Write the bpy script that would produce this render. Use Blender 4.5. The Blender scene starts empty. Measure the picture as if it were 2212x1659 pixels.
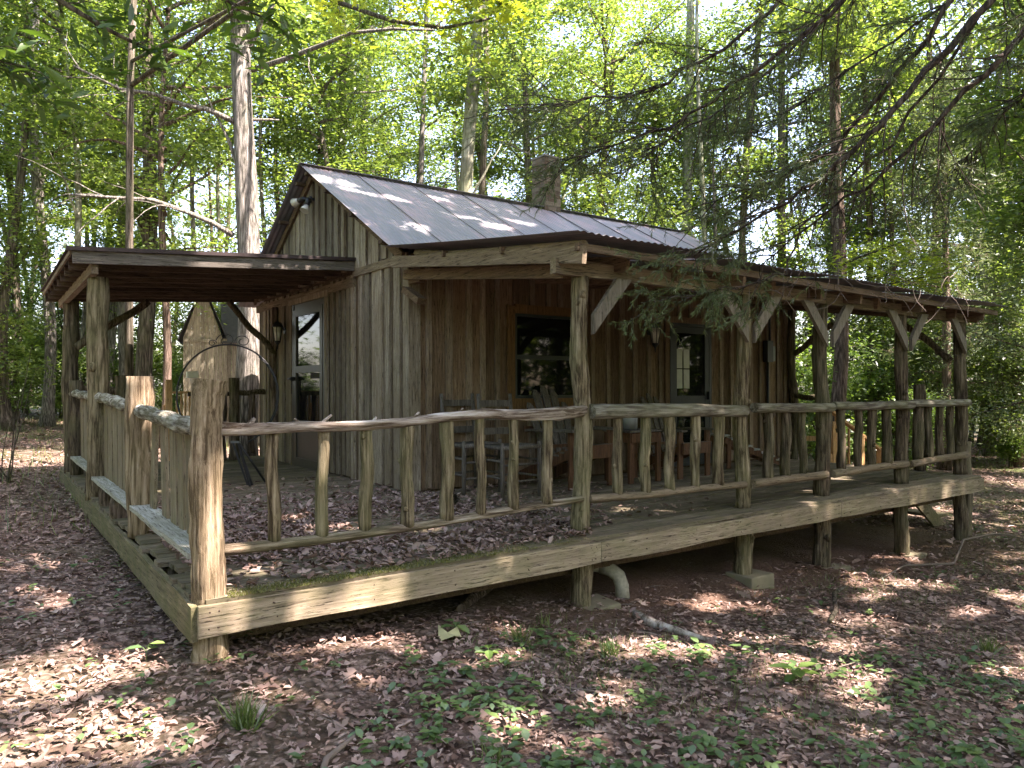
import bpy, math, random
import numpy as np
from mathutils import Vector, Matrix
random.seed(7); rng = np.random.default_rng(11)
SC = bpy.context.scene
COL = SC.collection
R = math.radians

# ------------------------------------------------------------------ camera
cam = bpy.data.cameras.new('camera'); camo = bpy.data.objects.new('camera', cam); COL.objects.link(camo)
CX, CY, CZ = -0.9909, -4.4246, 1.1901
YAW, PITCH, ROLL, FPX = -0.6219, 0.0047, 0.0022, 1596.6
cam.sensor_fit = 'HORIZONTAL'; cam.sensor_width = 36.0; cam.lens = 36.0*FPX/2212.0
cam.clip_start = 0.05; cam.clip_end = 1500
fw = Vector((-math.sin(YAW)*math.cos(PITCH), math.cos(YAW)*math.cos(PITCH), math.sin(PITCH)))
rt = Vector((math.cos(YAW), math.sin(YAW), 0)); up = rt.cross(fw)
M = Matrix((rt, up, -fw)).transposed().to_4x4(); M.translation = (CX, CY, CZ)
camo.matrix_world = M @ Matrix.Rotation(-ROLL, 4, 'Z')
SC.camera = camo
# ------------------------------------------------------------------ light
SUN = Vector((0.40, -0.62, 1.12)).normalized()          # towards the sun
world = bpy.data.worlds.new('World'); SC.world = world; world.use_nodes = True
wn = world.node_tree; bg = wn.nodes['Background']
sky = wn.nodes.new('ShaderNodeTexSky'); sky.sky_type = 'NISHITA'; sky.sun_disc = False
sky.sun_elevation = math.asin(SUN.z); sky.sun_rotation = math.atan2(SUN.x, SUN.y)
sky.air_density = 1.0; sky.dust_density = 2.0; sky.ozone_density = 0.4
wn.links.new(sky.outputs[0], bg.inputs[0]); bg.inputs[1].default_value = 0.15
sl = bpy.data.lights.new('sun', 'SUN'); sl.energy = 5.0; sl.angle = R(0.55); sl.color = (1.0, 0.94, 0.84)
so = bpy.data.objects.new('sun', sl); COL.objects.link(so)
so.rotation_euler = SUN.to_track_quat('Z', 'Y').to_euler()
SC.view_settings.view_transform = 'Standard'; SC.view_settings.look = 'None'
SC.view_settings.exposure = 2.85; SC.view_settings.gamma = 1
SC.view_settings.use_white_balance = True; SC.view_settings.white_balance_temperature = 6900; SC.view_settings.white_balance_tint = 24
SC.cycles.use_denoising = True; SC.cycles.denoising_prefilter = 'NONE'; SC.cycles.sample_clamp_indirect = 6.0; SC.cycles.max_bounces = 7; SC.cycles.transparent_max_bounces = 6; SC.cycles.diffuse_bounces = 4

# ------------------------------------------------------------------ helpers
def gz(x, y):
    xx = 14*np.tanh(np.asarray(x, float)/14); yy = 40*np.tanh(np.asarray(y, float)/40)
    return (-.40 - .063*xx + .025*yy + .03*np.sin(1.3*np.asarray(x)+.7)*np.cos(1.1*np.asarray(y))
            + .012*np.sin(4.1*np.asarray(x)+1)*np.sin(3.7*np.asarray(y)+2))

def tag(o, label=None, cat=None, group=None, kind=None):
    if label: o['label'] = label
    if cat: o['category'] = cat
    if group: o['group'] = group
    if kind: o['kind'] = kind
    return o
def thing(name, label, cat, loc=(0, 0, 0), rz=0, group=None):
    o = bpy.data.objects.new(name, None); COL.objects.link(o); o.empty_display_size = .1
    o.location = loc; o.rotation_euler = (0, 0, rz)
    return tag(o, label, cat, group)

def mesh_np(name, V, loops, starts, smooth=False):
    me = bpy.data.meshes.new(name)
    V = np.asarray(V, np.float32)
    me.vertices.add(len(V)); me.vertices.foreach_set('co', V.ravel())
    me.loops.add(len(loops)); me.loops.foreach_set('vertex_index', np.asarray(loops, np.int32))
    me.polygons.add(len(starts)); me.polygons.foreach_set('loop_start', np.asarray(starts, np.int32))
    tot = np.diff(np.append(starts, len(loops))).astype(np.int32)
    me.polygons.foreach_set('loop_total', tot)
    if smooth: me.polygons.foreach_set('use_smooth', np.ones(len(starts), bool))
    me.update(calc_edges=True); me.validate()
    return me

class MB:
    def __init__(s): s.v = []; s.f = []; s.sm = []
    def add(s, vs, fs, smooth=False):
        b = len(s.v); s.v += [tuple(v) for v in vs]; s.f += [tuple(b+i for i in f) for f in fs]; s.sm += [smooth]*len(fs); return s
    def box(s, x0, x1, y0, y1, z0, z1, j=0):
        J = lambda: random.uniform(-j, j) if j else 0
        vs = [(x+J(), y+J(), z+J()) for z in (z0, z1) for y in (y0, y1) for x in (x0, x1)]
        return s.add(vs, [(0, 2, 3, 1), (4, 5, 7, 6), (0, 1, 5, 4), (2, 6, 7, 3), (0, 4, 6, 2), (1, 3, 7, 5)])
    def beam(s, p0, p1, w, h, upv=(0, 0, 1), cap=0.0, nseg=1, wob=0):
        p0, p1 = Vector(p0), Vector(p1); d = (p1-p0).normalized(); sd = d.cross(Vector(upv)).normalized(); u = sd.cross(d)
        vs = []; fs = []
        for i in range(nseg+1):
            c = p0.lerp(p1, i/nseg)
            W, H = w/2, h/2
            o = Vector((0, 0, 0))
            if wob: o = u*random.uniform(-wob, wob)+sd*random.uniform(-wob, wob); H *= random.uniform(.9, 1.1)
            vs += [c+o-sd*W-u*H, c+o+sd*W-u*H, c+o+sd*W+u*H, c+o-sd*W+u*H]
        for i in range(nseg):
            for k in range(4): a = i*4+k; b = i*4+(k+1) % 4; fs.append((a, b, b+4, a+4))
        n = nseg*4; fs += [(3, 2, 1, 0), (n, n+1, n+2, n+3)]
        return s.add(vs, fs)
    def tube(s, pts, rad, n=10, noise=0.0, caps=True, smooth=True, flat=1.0, seed=None):
        pts = [Vector(p) for p in pts]; rad = rad if hasattr(rad, '__len__') else [rad]*len(pts)
        rr = random.Random(seed) if seed is not None else random
        vs = []; fs = []; ref = None
        ph = [rr.uniform(0, 6.28) for _ in range(5)]
        for i, p in enumerate(pts):
            d = (pts[min(i+1, len(pts)-1)]-pts[max(i-1, 0)]).normalized()
            if ref is None: ref = Vector((0, 0, 1)) if abs(d.z) < .8 else Vector((1, 0, 0))
            a = d.cross(ref).normalized(); b = a.cross(d).normalized(); ref = b
            for k in range(n):
                t = 6.28318*k/n
                r = rad[i]*(1+noise*(.45*math.sin(2*t+ph[0])+.35*math.sin(3*t+ph[1]+i*.25)+.35*math.sin(5*t+ph[2]+i*.6))+(rr.uniform(-noise, noise)*.45 if noise else 0))
                vs.append(p+a*math.cos(t)*r+b*math.sin(t)*r*flat)
        for i in range(len(pts)-1):
            for k in range(n):
                k2 = (k+1) % n; fs.append((i*n+k, i*n+k2, (i+1)*n+k2, (i+1)*n+k))
        s.add(vs, fs, smooth)
        if caps:
            b = len(s.v)-len(vs)
            s.f.append(tuple(b+k for k in range(n-1, -1, -1))); s.sm.append(False)
            e = b+(len(pts)-1)*n; s.f.append(tuple(e+k for k in range(n))); s.sm.append(False)
        return s
    def log(s, p0, p1, r0, r1=None, n=14, noise=.12, wob=.012, knots=2, step=.07, flat=1.0, caps=True):
        p0, p1 = Vector(p0), Vector(p1); L = (p1-p0).length; m = max(3, int(L/step)); r1 = r1 or r0
        ph = [random.uniform(0, 6.28) for _ in range(3)]; pts = []; rad = []
        d = (p1-p0)/L; a = d.orthogonal().normalized(); b = d.cross(a)
        for i in range(m+1):
            t = i/m; e = math.sin(math.pi*t)
            pts.append(p0.lerp(p1, t)+a*wob*math.sin(4*t+ph[0])*e*1.6+b*wob*math.sin(6*t+ph[1])*e*1.6)
            rad.append((r0+(r1-r0)*t)*(1+.05*math.sin(9*t*L+ph[2])+random.uniform(-.02, .02)))
        s.tube(pts, rad, n, noise, flat=flat, caps=caps)
        for _ in range(knots):
            i = random.randrange(1, m); t = random.uniform(0, 6.28); o = (a*math.cos(t)+b*math.sin(t)); R0 = rad[i]
            c = pts[i]+o*R0*.7
            s.tube([c-d*R0*.2, c+o*R0*.22, c+o*R0*(.34+random.random()*.25)+d*R0*.25], [R0*.50, R0*.36, R0*.16], 7, .25)
        return s
    def build(s, name, mat, parent=None, label=None, bev=0, world=True, shade=None):
        off = Vector((0, 0, 0))
        if parent is not None and world:
            q = parent
            while q.parent is not None: q = q.parent
            off = Vector(q.location)
        me = bpy.data.meshes.new(name)
        me.from_pydata([(v[0]-off[0], v[1]-off[1], v[2]-off[2]) for v in s.v], [], s.f)
        me.polygons.foreach_set('use_smooth', s.sm)
        me.materials.append(mat)
        o = bpy.data.objects.new(name, me); COL.objects.link(o)
        if parent is not None: o.parent = parent
        if label: o['label'] = label
        if bev:
            m = o.modifiers.new('bevel', 'BEVEL'); m.width = bev; m.segments = 2; m.limit_method = 'ANGLE'
        return o

def link_mesh(name, me, mat, parent=None):
    if not me.materials: me.materials.append(mat)
    o = bpy.data.objects.new(name, me); COL.objects.link(o); o.parent = parent; return o
def copy_tree(o, parent=None):
    c = o.copy(); COL.objects.link(c); c.parent = parent
    for ch in list(o.children): copy_tree(ch, c)
    return c

# ------------------------------------------------------------------ materials
class NT:
    def __init__(s, name):
        s.m = bpy.data.materials.new(name); s.m.use_nodes = True; s.t = s.m.node_tree; s.t.nodes.clear()
        s.out = s.n('ShaderNodeOutputMaterial')
    def n(s, typ, **kw):
        nd = s.t.nodes.new(typ)
        for k, v in kw.items():
            if k.startswith('i_'): nd.inputs[k[2:].replace('_', ' ')].default_value = v
            else: setattr(nd, k, v)
        return nd
    def l(s, a, b): s.t.links.new(a, b)
    def coord(s, kind='Object', scale=(1, 1, 1), rot=(0, 0, 0)):
        tc = s.n('ShaderNodeTexCoord'); mp = s.n('ShaderNodeMapping'); mp.inputs['Scale'].default_value = scale; mp.inputs['Rotation'].default_value = rot
        s.l(tc.outputs[kind], mp.inputs[0]); return mp.outputs[0]
    def noise(s, vec, scale=1, detail=6, rough=.6, dist=0):
        nd = s.n('ShaderNodeTexNoise'); nd.inputs['Scale'].default_value = scale; nd.inputs['Detail'].default_value = detail
        nd.inputs['Roughness'].default_value = rough; nd.inputs['Distortion'].default_value = dist
        if vec is not None: s.l(vec, nd.inputs['Vector'])
        return nd.outputs[0]
    def ramp(s, fac, stops):
        r = s.n('ShaderNodeValToRGB'); e = r.color_ramp.elements
        while len(e) > 1: e.remove(e[-1])
        e[0].position = stops[0][0]; e[0].color = (*stops[0][1], 1)
        for p, c in stops[1:]: k = e.new(p); k.color = (*c, 1)
        s.l(fac, r.inputs[0]); return r.outputs[0]
    def mix(s, fac, a, b, mode='MIX'):
        m = s.n('ShaderNodeMix', data_type='RGBA', blend_type=mode)
        for sock, v in ((m.inputs[0], fac), (m.inputs[6], a), (m.inputs[7], b)):
            if isinstance(v, (int, float)): sock.default_value = v
            elif isinstance(v, tuple): sock.default_value = (*v, 1)
            else: s.l(v, sock)
        return m.outputs[2]
    def math(s, op, a, b=None, c=None):
        m = s.n('ShaderNodeMath', operation=op)
        for i, v in enumerate((a, b, c)):
            if v is None: continue
            if isinstance(v, (int, float)): m.inputs[i].default_value = v
            else: s.l(v, m.inputs[i])
        return m.outputs[0]
    def island(s): return s.n('ShaderNodeNewGeometry').outputs['Random Per Island']
    def principled(s, col, rough=.8, bump=None, bstr=.4, bdist=.01, metal=0, spec=.3):
        p = s.n('ShaderNodeBsdfPrincipled')
        if isinstance(col, tuple): p.inputs['Base Color'].default_value = (*col, 1)
        else: s.l(col, p.inputs['Base Color'])
        if isinstance(rough, (int, float)): p.inputs['Roughness'].default_value = rough
        else: s.l(rough, p.inputs['Roughness'])
        p.inputs['Metallic'].default_value = metal; p.inputs['Specular IOR Level'].default_value = spec
        if bump is not None:
            b = s.n('ShaderNodeBump'); b.inputs['Strength'].default_value = bstr; b.inputs['Distance'].default_value = bdist
            s.l(bump, b.inputs['Height']); s.l(b.outputs[0], p.inputs['Normal'])
        s.l(p.outputs[0], s.out.inputs[0]); return p

def wood(name, dark, mid, light, axis='z', var=.35, hue=None, moss=0.0, mosscol=(.10, .12, .035), grain=26, rough=.85, stain=.5, bstr=.5):
    t = NT(name); sc = [grain, grain, grain]; k = 'xyz'.index(axis); sc[k] = grain*.055
    isl = t.island()
    tc = t.n('ShaderNodeTexCoord'); mp = t.n('ShaderNodeMapping'); mp.inputs['Scale'].default_value = sc
    off = t.n('ShaderNodeCombineXYZ'); v = t.math('MULTIPLY', isl, 37.0); t.l(v, off.inputs[0]); t.l(v, off.inputs[1]); t.l(v, off.inputs[2])
    t.l(off.outputs[0], mp.inputs['Location']); t.l(tc.outputs['Object'], mp.inputs[0])
    g = t.noise(mp.outputs[0], 1.6, 9, .72, .15)
    col = t.ramp(g, [(.33, tuple(c*.75 for c in dark)), (.45, mid), (.54, tuple(c*1.15 for c in mid)), (.66, tuple(c*1.12 for c in light))])
    g2 = t.noise(mp.outputs[0], 4.5, 3, .7)                       # fine checks
    col = t.mix(t.ramp(g2, [(.36, (.95, .95, .95)), (.43, (0, 0, 0))]), col, tuple(c*.25 for c in dark))
    kv = t.n('ShaderNodeTexVoronoi'); km = t.n('ShaderNodeMapping'); km.inputs['Scale'].default_value = tuple(9 if i != k else 2.6 for i in range(3)); t.l(off.outputs[0], km.inputs['Location']); t.l(tc.outputs['Object'], km.inputs[0]); t.l(km.outputs[0], kv.inputs['Vector'])
    col = t.mix(t.ramp(kv.outputs['Distance'], [(.07, (.8, .8, .8)), (.16, (0, 0, 0))]), col, tuple(c*.45 for c in dark))
    g = t.math('SUBTRACT', g, t.math('MULTIPLY', t.ramp(g2, [(.33, (1, 1, 1)), (.41, (0, 0, 0))]), .25))
    big = t.coord('Object', tuple(.9 if i != k else .45 for i in range(3)))
    st = t.noise(big, 2.2, 5, .6)
    col = t.mix(t.math('MULTIPLY', t.ramp(st, [(.42, (0, 0, 0)), (.66, (1, 1, 1))]), stain), col, hue or tuple(c*.55 for c in mid))
    b = t.math('MULTIPLY_ADD', isl, var*2, 1-var)
    col = t.mix(1.0, col, b, 'MULTIPLY')
    if moss:
        mn = t.noise(t.coord('Object', (1, 1, 1)), 5, 6, .7)
        col = t.mix(t.math('MULTIPLY', t.ramp(mn, [(.44, (0, 0, 0)), (.60, (1, 1, 1))]), moss), col, mosscol)
    t.principled(col, rough, g, bstr, .012, spec=.2); return t.m

def bark(name, dark, mid, light, sc=9, moss=.3, mosscol=(.11, .13, .05), aniso=.12, bd=.05, blotch=None, axis='z', fine=1.0):
    t = NT(name); k = 'xyz'.index(axis); v = t.coord('Object', tuple(sc if i != k else sc*aniso for i in range(3)))
    g = t.noise(v, 1, 8, .7, .5); vo = t.n('ShaderNodeTexVoronoi', feature='DISTANCE_TO_EDGE'); t.l(v, vo.inputs['Vector']); vo.inputs['Scale'].default_value = 1.3
    v2 = t.coord('Object', tuple(sc*4.2 if i != k else sc*4.2*.045 for i in range(3))); fib = t.noise(v2, 1, 6, .75, .1)
    h = t.math('MULTIPLY', t.math('MINIMUM', vo.outputs[0], .35), 1.1)
    h = t.math('ADD', t.math('ADD', t.math('MULTIPLY', h, .5), t.math('MULTIPLY', g, .42)), t.math('MULTIPLY', t.math('SUBTRACT', fib, .28), .95*fine))
    col = t.ramp(h, [(.38, tuple(c*.7 for c in dark)), (.54, mid), (.76, tuple(c*1.1 for c in light))])
    n2 = t.noise(t.coord('Object', (1, 1, .6)), 3, 5, .6)
    col = t.mix(t.math('MULTIPLY', t.ramp(n2, [(.42, (0, 0, 0)), (.62, (1, 1, 1))]), moss), col, mosscol)
    if blotch:
        n3 = t.noise(t.coord('Object', (1, 1, 1)), 1.7, 4, .6); col = t.mix(t.ramp(n3, [(.5, (0, 0, 0)), (.56, (.7, .7, .7))]), col, blotch)
    t.principled(col, .9, h, .8, bd, spec=.15); return t.m

def leafm(name, stops, trans=.5, tcol=(1.15, 1.15, .55), gloss=.06):
    t = NT(name); isl = t.island(); oi = t.n('ShaderNodeObjectInfo').outputs['Random']
    f = t.math('FRACT', t.math('ADD', isl, 0.0)); f2 = t.math('ADD', t.math('MULTIPLY', f, .8), t.math('MULTIPLY', oi, .2))
    col = t.ramp(f2, stops)
    d = t.n('ShaderNodeBsdfDiffuse'); t.l(col, d.inputs[0]); tr = t.n('ShaderNodeBsdfTranslucent'); t.l(t.mix(1.0, col, tcol, 'MULTIPLY'), tr.inputs[0])
    mx = t.n('ShaderNodeMixShader'); mx.inputs[0].default_value = trans; t.l(d.outputs[0], mx.inputs[1]); t.l(tr.outputs[0], mx.inputs[2])
    gl = t.n('ShaderNodeBsdfGlossy'); gl.inputs['Roughness'].default_value = .42; gl.inputs[0].default_value = (.9, .95, 1, 1)
    m2 = t.n('ShaderNodeMixShader'); m2.inputs[0].default_value = gloss; t.l(mx.outputs[0], m2.inputs[1]); t.l(gl.outputs[0], m2.inputs[2])
    t.l(m2.outputs[0], t.out.inputs[0]); return t.m

def plain(name, col, rough=.6, metal=0, spec=.4, nz=.25, nscale=12):
    t = NT(name); n = t.noise(t.coord('Object'), nscale, 5, .6)
    c = t.mix(n, tuple(x*(1-nz) for x in col), tuple(min(1, x*(1+nz)) for x in col))
    t.principled(c, rough, n, .15, .004, metal, spec); return t.m

W_GABLE = wood('weathered_grey_siding', (.07, .052, .036), (.20, .168, .125), (.37, .33, .27), 'z', .36, hue=(.13, .095, .055), stain=.55, grain=30)
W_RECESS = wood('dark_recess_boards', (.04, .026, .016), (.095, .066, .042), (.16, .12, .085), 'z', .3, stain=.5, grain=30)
W_FRONT = wood('brown_siding', (.058, .036, .022), (.145, .098, .060), (.225, .168, .112), 'z', .34, hue=(.10, .062, .036), stain=.55, grain=30)
W_ROOFB = wood('brown_roof_batten', (.05, .034, .022), (.12, .085, .055), (.19, .145, .10), 'x', .2, stain=.4)
W_BATT = wood('brown_battens', (.075, .052, .034), (.19, .145, .10), (.29, .235, .175), 'z', .25, hue=(.13, .09, .055), stain=.4, grain=30)
W_TRIMX = wood('weathered_beam_x', (.08, .06, .04), (.18, .14, .095), (.285, .235, .17), 'x', .22, stain=.4, moss=.15, mosscol=(.14, .14, .06))
W_TRIMY = wood('weathered_beam_y', (.08, .06, .04), (.18, .14, .095), (.285, .235, .17), 'y', .22, stain=.4)
W_TRIMZ = wood('orange_trim', (.07, .038, .016), (.13, .073, .03), (.18, .105, .05), 'z', .2, stain=.4)
W_DARKX = wood('dark_rafter_x', (.035, .024, .017), (.085, .058, .040), (.15, .105, .075), 'x', .25, stain=.4)
W_DARKY = wood('dark_rafter_y', (.05, .032, .020), (.125, .083, .052), (.21, .15, .10), 'y', .25, stain=.4)
W_GREYX = wood('grey_board_x', (.05, .044, .037), (.12, .108, .092), (.22, .205, .18), 'x', .2, stain=.4)
W_PLANK = wood('deck_plank', (.065, .052, .036), (.155, .130, .095), (.26, .225, .17), 'x', .30, moss=.35, mosscol=(.085, .095, .03), stain=.5, hue=(.075, .06, .04), grain=22)
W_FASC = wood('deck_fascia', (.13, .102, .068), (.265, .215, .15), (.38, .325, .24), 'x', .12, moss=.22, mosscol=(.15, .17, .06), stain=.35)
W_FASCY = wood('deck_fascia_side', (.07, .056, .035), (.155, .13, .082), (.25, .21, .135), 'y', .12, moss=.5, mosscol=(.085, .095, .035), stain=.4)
W_SLAB = wood('railing_plank', (.07, .055, .035), (.165, .138, .095), (.27, .23, .165), 'z', .28, moss=.25, mosscol=(.13, .13, .06), stain=.4)
W_BRACE = wood('brace_board', (.08, .068, .052), (.165, .145, .115), (.25, .225, .185), 'z', .15, stain=.4, moss=.15, mosscol=(.14, .15, .07))
W_PINE = wood('new_pine', (.36, .20, .08), (.52, .31, .14), (.62, .42, .22), 'z', .15, stain=.3, rough=.6)
W_CHAIR = wood('grey_chair_wood', (.05, .043, .035), (.10, .088, .073), (.16, .145, .122), 'z', .2, stain=.4)
W_ORNG = wood('stained_chair_wood', (.045, .022, .011), (.095, .046, .023), (.15, .08, .042), 'z', .2, stain=.3, rough=.6)
W_LICHX = wood('lichen_rail', (.14, .12, .08), (.29, .27, .21), (.42, .42, .37), 'x', .15, stain=.45, hue=(.19, .15, .09), moss=.25, mosscol=(.17, .18, .09))
W_LICHY = wood('lichen_rail_side', (.14, .13, .10), (.30, .31, .28), (.44, .47, .45), 'y', .15, stain=.3, hue=(.19, .16, .10), moss=.2, mosscol=(.17, .18, .09))
B_POST = bark('cedar_post_wood', (.07, .05, .03), (.205, .165, .105), (.37, .315, .22), 15, .45, (.15, .155, .075), .10, .02)
B_POSTD = bark('cedar_post_bark_dark', (.045, .032, .022), (.125, .097, .066), (.24, .20, .145), 14, .35, (.12, .13, .065), .10, .025)
B_CORNER = bark('pale_post_wood', (.11, .075, .045), (.27, .205, .135), (.44, .365, .27), 15, .30, (.19, .165, .08), .07, .02)
B_RAIL = bark('driftwood_rail', (.10, .065, .045), (.33, .28, .235), (.60, .58, .56), 12, .12, (.17, .16, .08), .10, .015, axis='x')
B_RAILB = bark('bottom_rail_wood', (.08, .055, .035), (.23, .185, .13), (.42, .39, .33), 11, .35, (.15, .16, .08), .10, .02, axis='x')
B_LICH = bark('lichen_bark', (.12, .10, .075), (.225, .21, .165), (.36, .35, .295), 12, .4, (.19, .20, .11), .22, .03, axis='x')
B_LICHY = bark('lichen_bark_side', (.12, .10, .075), (.30, .29, .25), (.50, .52, .48), 12, .3, (.20, .22, .12), .25, .04, axis='y')
B_HICK = bark('pale_tree_bark', (.085, .078, .068), (.245, .228, .205), (.43, .405, .37), 15, .15, (.17, .19, .10), .12, .06)
B_DARK = bark('dark_tree_bark', (.05, .04, .032), (.14, .118, .095), (.25, .22, .18), 9, .3, (.10, .12, .05), .14, .06)
B_SMOOTH = bark('smooth_pale_bark', (.18, .18, .13), (.34, .34, .26), (.46, .46, .38), 4, .4, (.22, .25, .10), .5, .02, blotch=(.13, .13, .09))
B_LIMB = bark('cedar_limb_bark', (.03, .024, .02), (.08, .062, .052), (.15, .125, .11), 14, .1, (.08, .08, .05), .2, .02)
B_RED = bark('cedar_red_bark', (.06, .04, .03), (.16, .115, .09), (.30, .24, .20), 12, .15, (.12, .12, .07), .1, .05)
LEAF = leafm('forest_leaves', [(0, (.06, .105, .028)), (.35, (.115, .19, .045)), (.75, (.20, .29, .075)), (1, (.34, .42, .12))], .55)
LEAF2 = leafm('understory_leaves', [(0, (.055, .11, .022)), (.5, (.11, .20, .035)), (1, (.21, .32, .06))], .5)
LEAFD = leafm('dark_broad_leaves', [(0, (.028, .062, .012)), (.6, (.06, .12, .02)), (1, (.11, .19, .03))], .5, gloss=.05)
LEAFY = leafm('bright_maple_leaves', [(0, (.20, .30, .03)), (.6, (.34, .42, .04)), (1, (.50, .52, .05))], .6, (1.2, 1.15, .5))
CEDAR = leafm('cedar_needles', [(0, (.05, .07, .028)), (.6, (.10, .135, .052)), (1, (.18, .21, .09))], .25, (1.1, 1.1, .7), .03)
GROUNDLEAF = leafm('ground_plant_leaves', [(0, (.05, .095, .03)), (.6, (.085, .155, .045)), (1, (.16, .24, .06))], .3, gloss=.08)
GRASS = leafm('grass_blades', [(0, (.06, .10, .025)), (.6, (.13, .19, .05)), (1, (.26, .29, .11))], .4)
LITTER = leafm('dead_leaves', [(0, (.075, .046, .036)), (.25, (.155, .102, .083)), (.55, (.265, .185, .155)), (.85, (.385, .29, .25)), (1, (.50, .41, .36))], .12, (1.1, .9, .7), .03)
BLACK = plain('black_iron', (.018, .019, .022), .45)
BLUEBLK = plain('blue_black_metal', (.02, .03, .05), .35)
WHITE = plain('white_paint', (.75, .74, .70), .5)
GALV = plain('galvanised_tin', (.16, .17, .175), .45, .6)
GLASSY = NT('dark_window_glass'); GLASSY.principled((.006, .007, .007), .03, spec=.22); GLASSY = GLASSY.m
FRAMEG = plain('dark_green_black_frame', (.022, .028, .026), .4)
DOORG = plain('grey_blue_screen_door', (.024, .029, .033), .45)
OLIVE = plain('olive_storm_door', (.042, .040, .028), .4)
LENS = plain('frosted_lamp_glass', (.55, .53, .46), .15, spec=.7, nz=.1)
CURT = plain('pale_door_panes', (.40, .43, .38), .25)
CONC = plain('mossy_concrete', (.19, .17, .11), .9, nz=.4, nscale=7)
PIPE = plain('stained_white_pipe', (.27, .255, .20), .7, nz=.65, nscale=30)
LOGW = bark('fallen_birch', (.13, .11, .09), (.32, .29, .25), (.48, .46, .42), 6, .2, (.3, .26, .2), .6, .01)
TWIG = plain('dead_twig', (.15, .12, .10), .9)

def roofmat():
    t = NT('rusty_corrugated_tin'); isl = t.island()
    n = t.noise(t.coord('Object', (1, .35, .35)), 3.5, 6, .65); n2 = t.noise(t.coord('Object'), 38, 4, .6)
    col = t.ramp(n, [(.3, (.145, .155, .172)), (.50, (.19, .190, .206)), (.66, (.31, .24, .255))])
    col = t.mix(t.ramp(n2, [(.55, (0, 0, 0)), (.7, (.5, .5, .5))]), col, (.17, .09, .08))
    col = t.mix(1.0, col, t.math('MULTIPLY_ADD', isl, .22, .88), 'MULTIPLY')
    t.principled(col, .5, n2, .12, .004, .25, .5); return t.m
ROOF = roofmat()
def tinmat():
    t = NT('dark_red_tin'); n = t.noise(t.coord('Object'), 6, 6, .65)
    t.principled(t.ramp(n, [(.3, (.018, .014, .014)), (.7, (.045, .028, .026))]), .6, n, .1, .004, .2, .4); return t.m
TIN = tinmat(); TINE = plain('dark_tin_edge', (.035, .03, .03), .6)
def brickmat():
    t = NT('old_brick'); isl = t.island(); n = t.noise(t.coord('Object'), 22, 6, .7)
    c = t.ramp(isl, [(0, (.11, .07, .055)), (.5, (.17, .125, .10)), (1, (.27, .22, .18))])
    c = t.mix(t.ramp(n, [(.4, (0, 0, 0)), (.7, (.7, .7, .7))]), c, (.12, .12, .07))
    t.principled(c, .95, n, .5, .01); return t.m
BRICK = brickmat(); MORTAR = plain('mortar', (.20, .19, .16), .95, nz=.4, nscale=20)
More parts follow.
